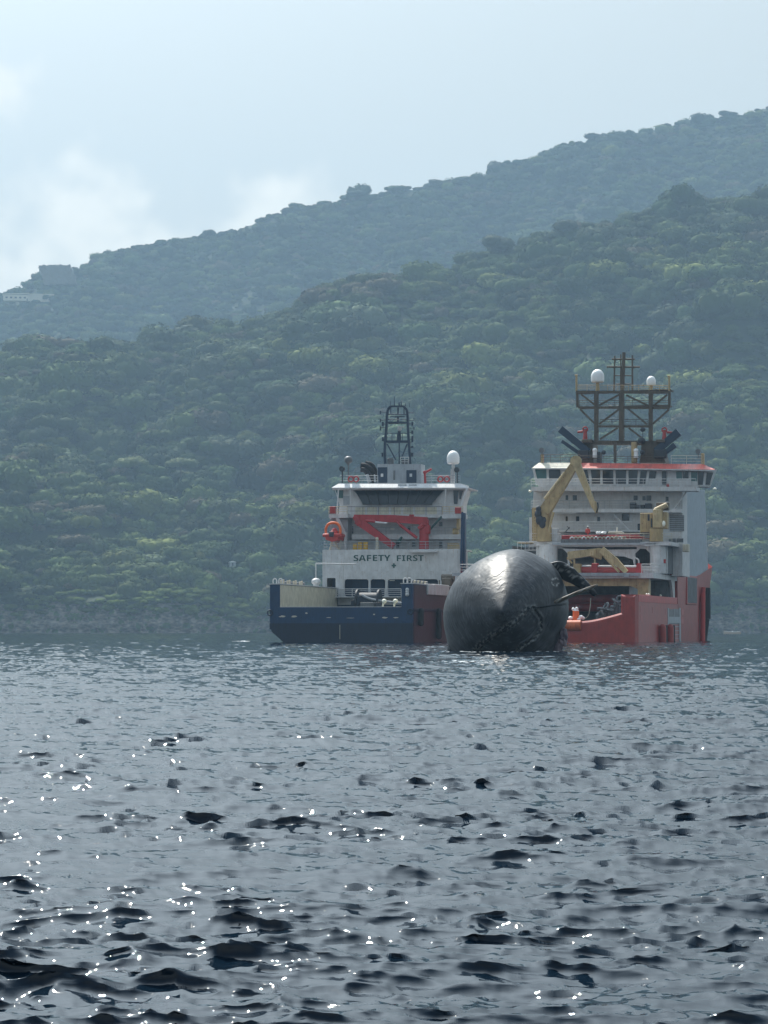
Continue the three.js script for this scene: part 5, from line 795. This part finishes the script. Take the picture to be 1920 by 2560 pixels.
function person(at, turn, label, sit, shirt, head) {
  const k = base('person', at, turn); tag(k, label, 'person');
  const hip = sit ? .5 : .93, sh = hip + .5, hd = hip + .72;
  const b = [[0, hip, 0, .15, 0, sh - .08, 0, .17], [-.14, sh - .05, 0, .1, .14, sh - .05, 0, .1], [0, sh, 0, .065, 0, hd - .06, .01, .06], [0, hd, .01, .1, 0, hd + .09, .015, .095]];
  const fore = sit ? -.42 : 0;
  for (const s of [-1, 1]) { b.push([s * .1, hip - .02, 0, .1, s * .13, sit ? hip - .02 : .5, sit ? fore : .02, .075], [s * .13, sit ? hip - .02 : .5, sit ? fore : .02, .07, s * .13, sit ? .1 : .09, sit ? fore : -.02, .05], [s * .13, sit ? .08 : .06, (sit ? fore : -.02), .05, s * .14, sit ? .05 : .04, (sit ? fore : 0) - .16, .04], [s * .22, sh - .06, 0, .065, s * .27, sh - .34, .03, .05], [s * .27, sh - .34, .03, .048, s * .2, sh - .42, -.2, .036]); for (let f = 0; f < 4; f++) b.push([s * (.17 + f * .02), sh - .42, -.2, .012, s * (.16 + f * .02), sh - .44, -.28, .009]); b.push([s * .16, sh - .41, -.2, .012, s * .12, sh - .4, -.25, .01]); }
  mesh('body', bodyMesh(b, .03), skin, k);
  mesh('jacket', bodyMesh([[0, hip - .02, 0, .185, 0, sh - .07, 0, .195], [-.16, sh - .05, 0, .12, .16, sh - .05, 0, .12], ...[-1, 1].flatMap((s) => [[s * .22, sh - .06, 0, .085, s * .27, sh - .34, .03, .068], [s * .27, sh - .34, .03, .065, s * .21, sh - .41, -.15, .052]])], .04), shirt, k);
  mesh('trousers', bodyMesh([-1, 1].flatMap((s) => [[s * .09, hip - .03, 0, .135, s * .13, sit ? hip - .02 : .5, sit ? fore : .02, .095], [s * .13, sit ? hip - .02 : .5, sit ? fore : .02, .09, s * .13, .16, sit ? fore : -.02, .07]]), .04), trousers, k);
  mesh('helmet', new THREE.SphereGeometry(.13, 18, 10, 0, Math.PI * 2, 0, Math.PI * .55).translate(0, hd + .1, .01), head, k);
}
person(crewSpot.p, -crewSpot.yaw + .4, 'crew member in red jacket and white helmet standing behind the hose rack', false, jacket, helmet);
{ // open skiff far off near the cliff
  const p = survey(1830, 1581, 880); p.y = 0; const k = base('skiff', p, Math.PI / 2 + .12); tag(k, 'small pale open skiff lying off the cliff, past the bow of the red ship', 'boat');
  const st = [[-3.1, .95, .85], [-1.5, 1.05, .82], [.5, 1.05, .85], [2, .8, .95], [3.1, .08, 1.15]];
  mesh('hull', join([loft(st.map(([z, w, h]) => [[-w, h, -z], [-w * .9, .1, -z], [0, -.25, -z], [w * .9, .1, -z], [w, h, -z]]))]), std(.5, .42, .34, .5), k);
  mesh('gunwale', join([-1, 1].map((s) => tube(st.map(([z, w, h]) => V(s * w, h, -z)), .09, 30))), M.white, k);
  for (const z of [-1.6, .2]) mesh('thwart', join([block(-.9, .9, .6, .66, z - .15, z + .15)]), M.pale, k);
  mesh('outboard_engine', join([block(-.18, .18, .5, 1.15, 3.1, 3.5, .08)]), M.dark, k);
  person(p.clone().add(V(.1, .15, 0)), 1.2, 'person in pale shirt sitting in the small skiff', true, paleShirt, std(.1, .09, .08, .8));
}
{ // long pale building on the far ridge and a hut low on the near slope
  const a = survey(50, 742, 3180), k = base('ridge_building', a.clone().setY(a.y - 6), .12); tag(k, 'long pale flat-roofed building at the end of the far ridge', 'building');
  const wl = std(.62, .57, .46, .8), rfm = std(.7, .66, .52, .7);
  mesh('wall', join([block(-22, 12, 0, 8, -9, 6), block(12, 44, 0, 9.5, -9, 0)]), wl, k); mesh('roof', join([sheet([[-23, 8], [12.5, 9.6], [12.5, 10.6], [-23, 9]], null, -10, 7), block(11.5, 45, 9.5, 10.4, -10, 1)]), rfm, k);
  for (let i = 0; i < 5; i++) mesh('window', join([block(-19 + i * 6, -16 + i * 6, 3, 5.2, 5.98, 6.05)]), M.glass, k); mesh('door', join([block(9, 10.6, 0, 3, 5.98, 6.06)]), M.steel, k);
  const h = survey(580, 1402, 1470), q = base('hillside_hut', h.clone().setY(h.y - 1.5), .3); tag(q, 'tiny white hut among the trees low on the hillside', 'hut');
  mesh('wall', join([block(-2, 2, -4, .6, -2, 2)]), M.grey, q); mesh('roof', join([sheet([[-2.4, .6], [0, 1.4], [2.4, .6]], null, -2.4, 2.4)]), M.dome, q); mesh('door', join([block(-.4, .4, -1.6, .2, 2, 2.05)]), M.dark, q);
  // blocky rock outcrop on the skyline
  const r = survey(146, 690, 3230), g = new THREE.BoxGeometry(42, 26, 22, 26, 16, 12), P = g.attributes.position; for (let i = 0; i < P.count; i++) { const x = P.getX(i), y = P.getY(i), z = P.getZ(i), n = fbm3(x * .09, y * .13, z * .09, 4); P.setXYZ(i, x * (1 + .18 * n) - y * .35, y + 2 * fbm(x * .12, z * .12, 3), z * (1 + .2 * n)); } g.computeVertexNormals();
  const oc = mesh('rock_outcrop', g, std(.15, .14, .12, .95), scene); oc.position.copy(r); tag(oc, 'blocky dark rock outcrop on the skyline above the ridge building', 'rock');
}
// trees that stand out on the skylines and above the cliff, each with trunk, limbs and its own crown
function tree(label, at, radius, height, seed, tone, sparse, group) {
  const k = base('tree', at), rnd = mulberry(seed); tag(k, label, 'tree', group);
  const bark = std(.09, .075, .06, .95), limbs = [bar(V(0, -2, 0), V(0, height * .55, 0), height * .05, height * .028, 8)], g = crownGeometry(seed, sparse ? 9 : 8, sparse ? 500 : 1500, sparse ? .07 : .055, .7);
  for (let i = 0; i < 6; i++) { const a = rnd() * 6.283, r = radius * (.4 + .4 * rnd()); limbs.push(bar(V(0, height * (.3 + .2 * rnd()), 0), V(Math.cos(a) * r, height * (.6 + .3 * rnd()), Math.sin(a) * r), height * .022, height * .008, 6)); }
  mesh('trunk', join(limbs), bark, k);
  g.scale(radius, height * .62, radius).translate(0, height * .38, 0); mesh('crown', g, std(...tone, .85), k);
}
const dk = [.035, .055, .02], md = [.05, .085, .025], lm = [.1, .13, .03], gy = [.07, .075, .045];
[[1242, 408, 15, 24, 'tall feathery grey tree at the notch of the far skyline', gy, true], [1165, 446, 17, 13, 'flat topped dark tree beside the notch of the far skyline', dk], [1092, 452, 11, 14, 'sparse upright tree standing alone below the flat topped one', gy, true], [998, 468, 16, 14, 'broad bushy tree halfway along the far skyline', md, true], [893, 480, 19, 15, 'round dark tree crowning the far skyline above the blue ship', dk], [736, 510, 13, 13, 'umbrella shaped tree on the descending far skyline', dk], [805, 504, 10, 11, 'small umbrella tree next to the larger one on the skyline', md], [1490, 338, 18, 15, 'wide low tree high on the far skyline', gy, true], [1820, 282, 14, 13, 'dark tuft of a tree near the highest point of the skyline', dk], [30, 726, 7, 14, 'narrow dark tree beside the ridge building', dk]].forEach(([u, v, r, h, l, t, sp], i) => { const p = survey(u, v, FAR_RIDGE - 5); tree(l, p.clone().setY(p.y - h * .75), r, h, 300 + i, t, sp, 'skyline trees'); });
[[1250, 600, 17, 22, 'dark domed tree on the near skyline above the red ship mast', dk], [1420, 556, 15, 18, 'broad dark tree in a dip of the near skyline', dk], [1725, 486, 22, 22, 'large dark tree at the top of the near ridge', dk], [470, 818, 15, 19, 'dark round tree standing proud on the lower near skyline', dk], [125, 858, 15, 17, 'bushy tree at the low end of the near ridge', md], [920, 702, 18, 18, 'dark spreading tree midway along the near skyline', dk]].forEach(([u, v, r, h, l, t], i) => { const p = survey(u, v, NEAR_RIDGE - 8); tree(l, p.clone().setY(p.y - h * .8), r, h, 340 + i, t, false, 'near skyline trees'); });
[[1880, 1395, 11, 13, 'bright lime green tree low on the slope, past the red ship', lm], [1858, 1352, 10, 12, 'yellow green tree just above the lime green one past the red ship', lm], [330, 1168, 14, 15, 'pale lime tree high on the open slope, away from the ships', lm], [452, 1140, 12, 12, 'pale green domed tree next to the lime tree on the open slope', [.085, .115, .035]]].forEach(([u, v, r, h, l, t], i) => { const d = i < 2 ? 1455 : 1640, p = survey(u, v, d); tree(l, V(p.x, Math.max(nearHeight(p.x, d), p.y - h), -d), r, h, 360 + i, t, false, 'pale trees on the slope'); });
renderer.render(scene, camera);
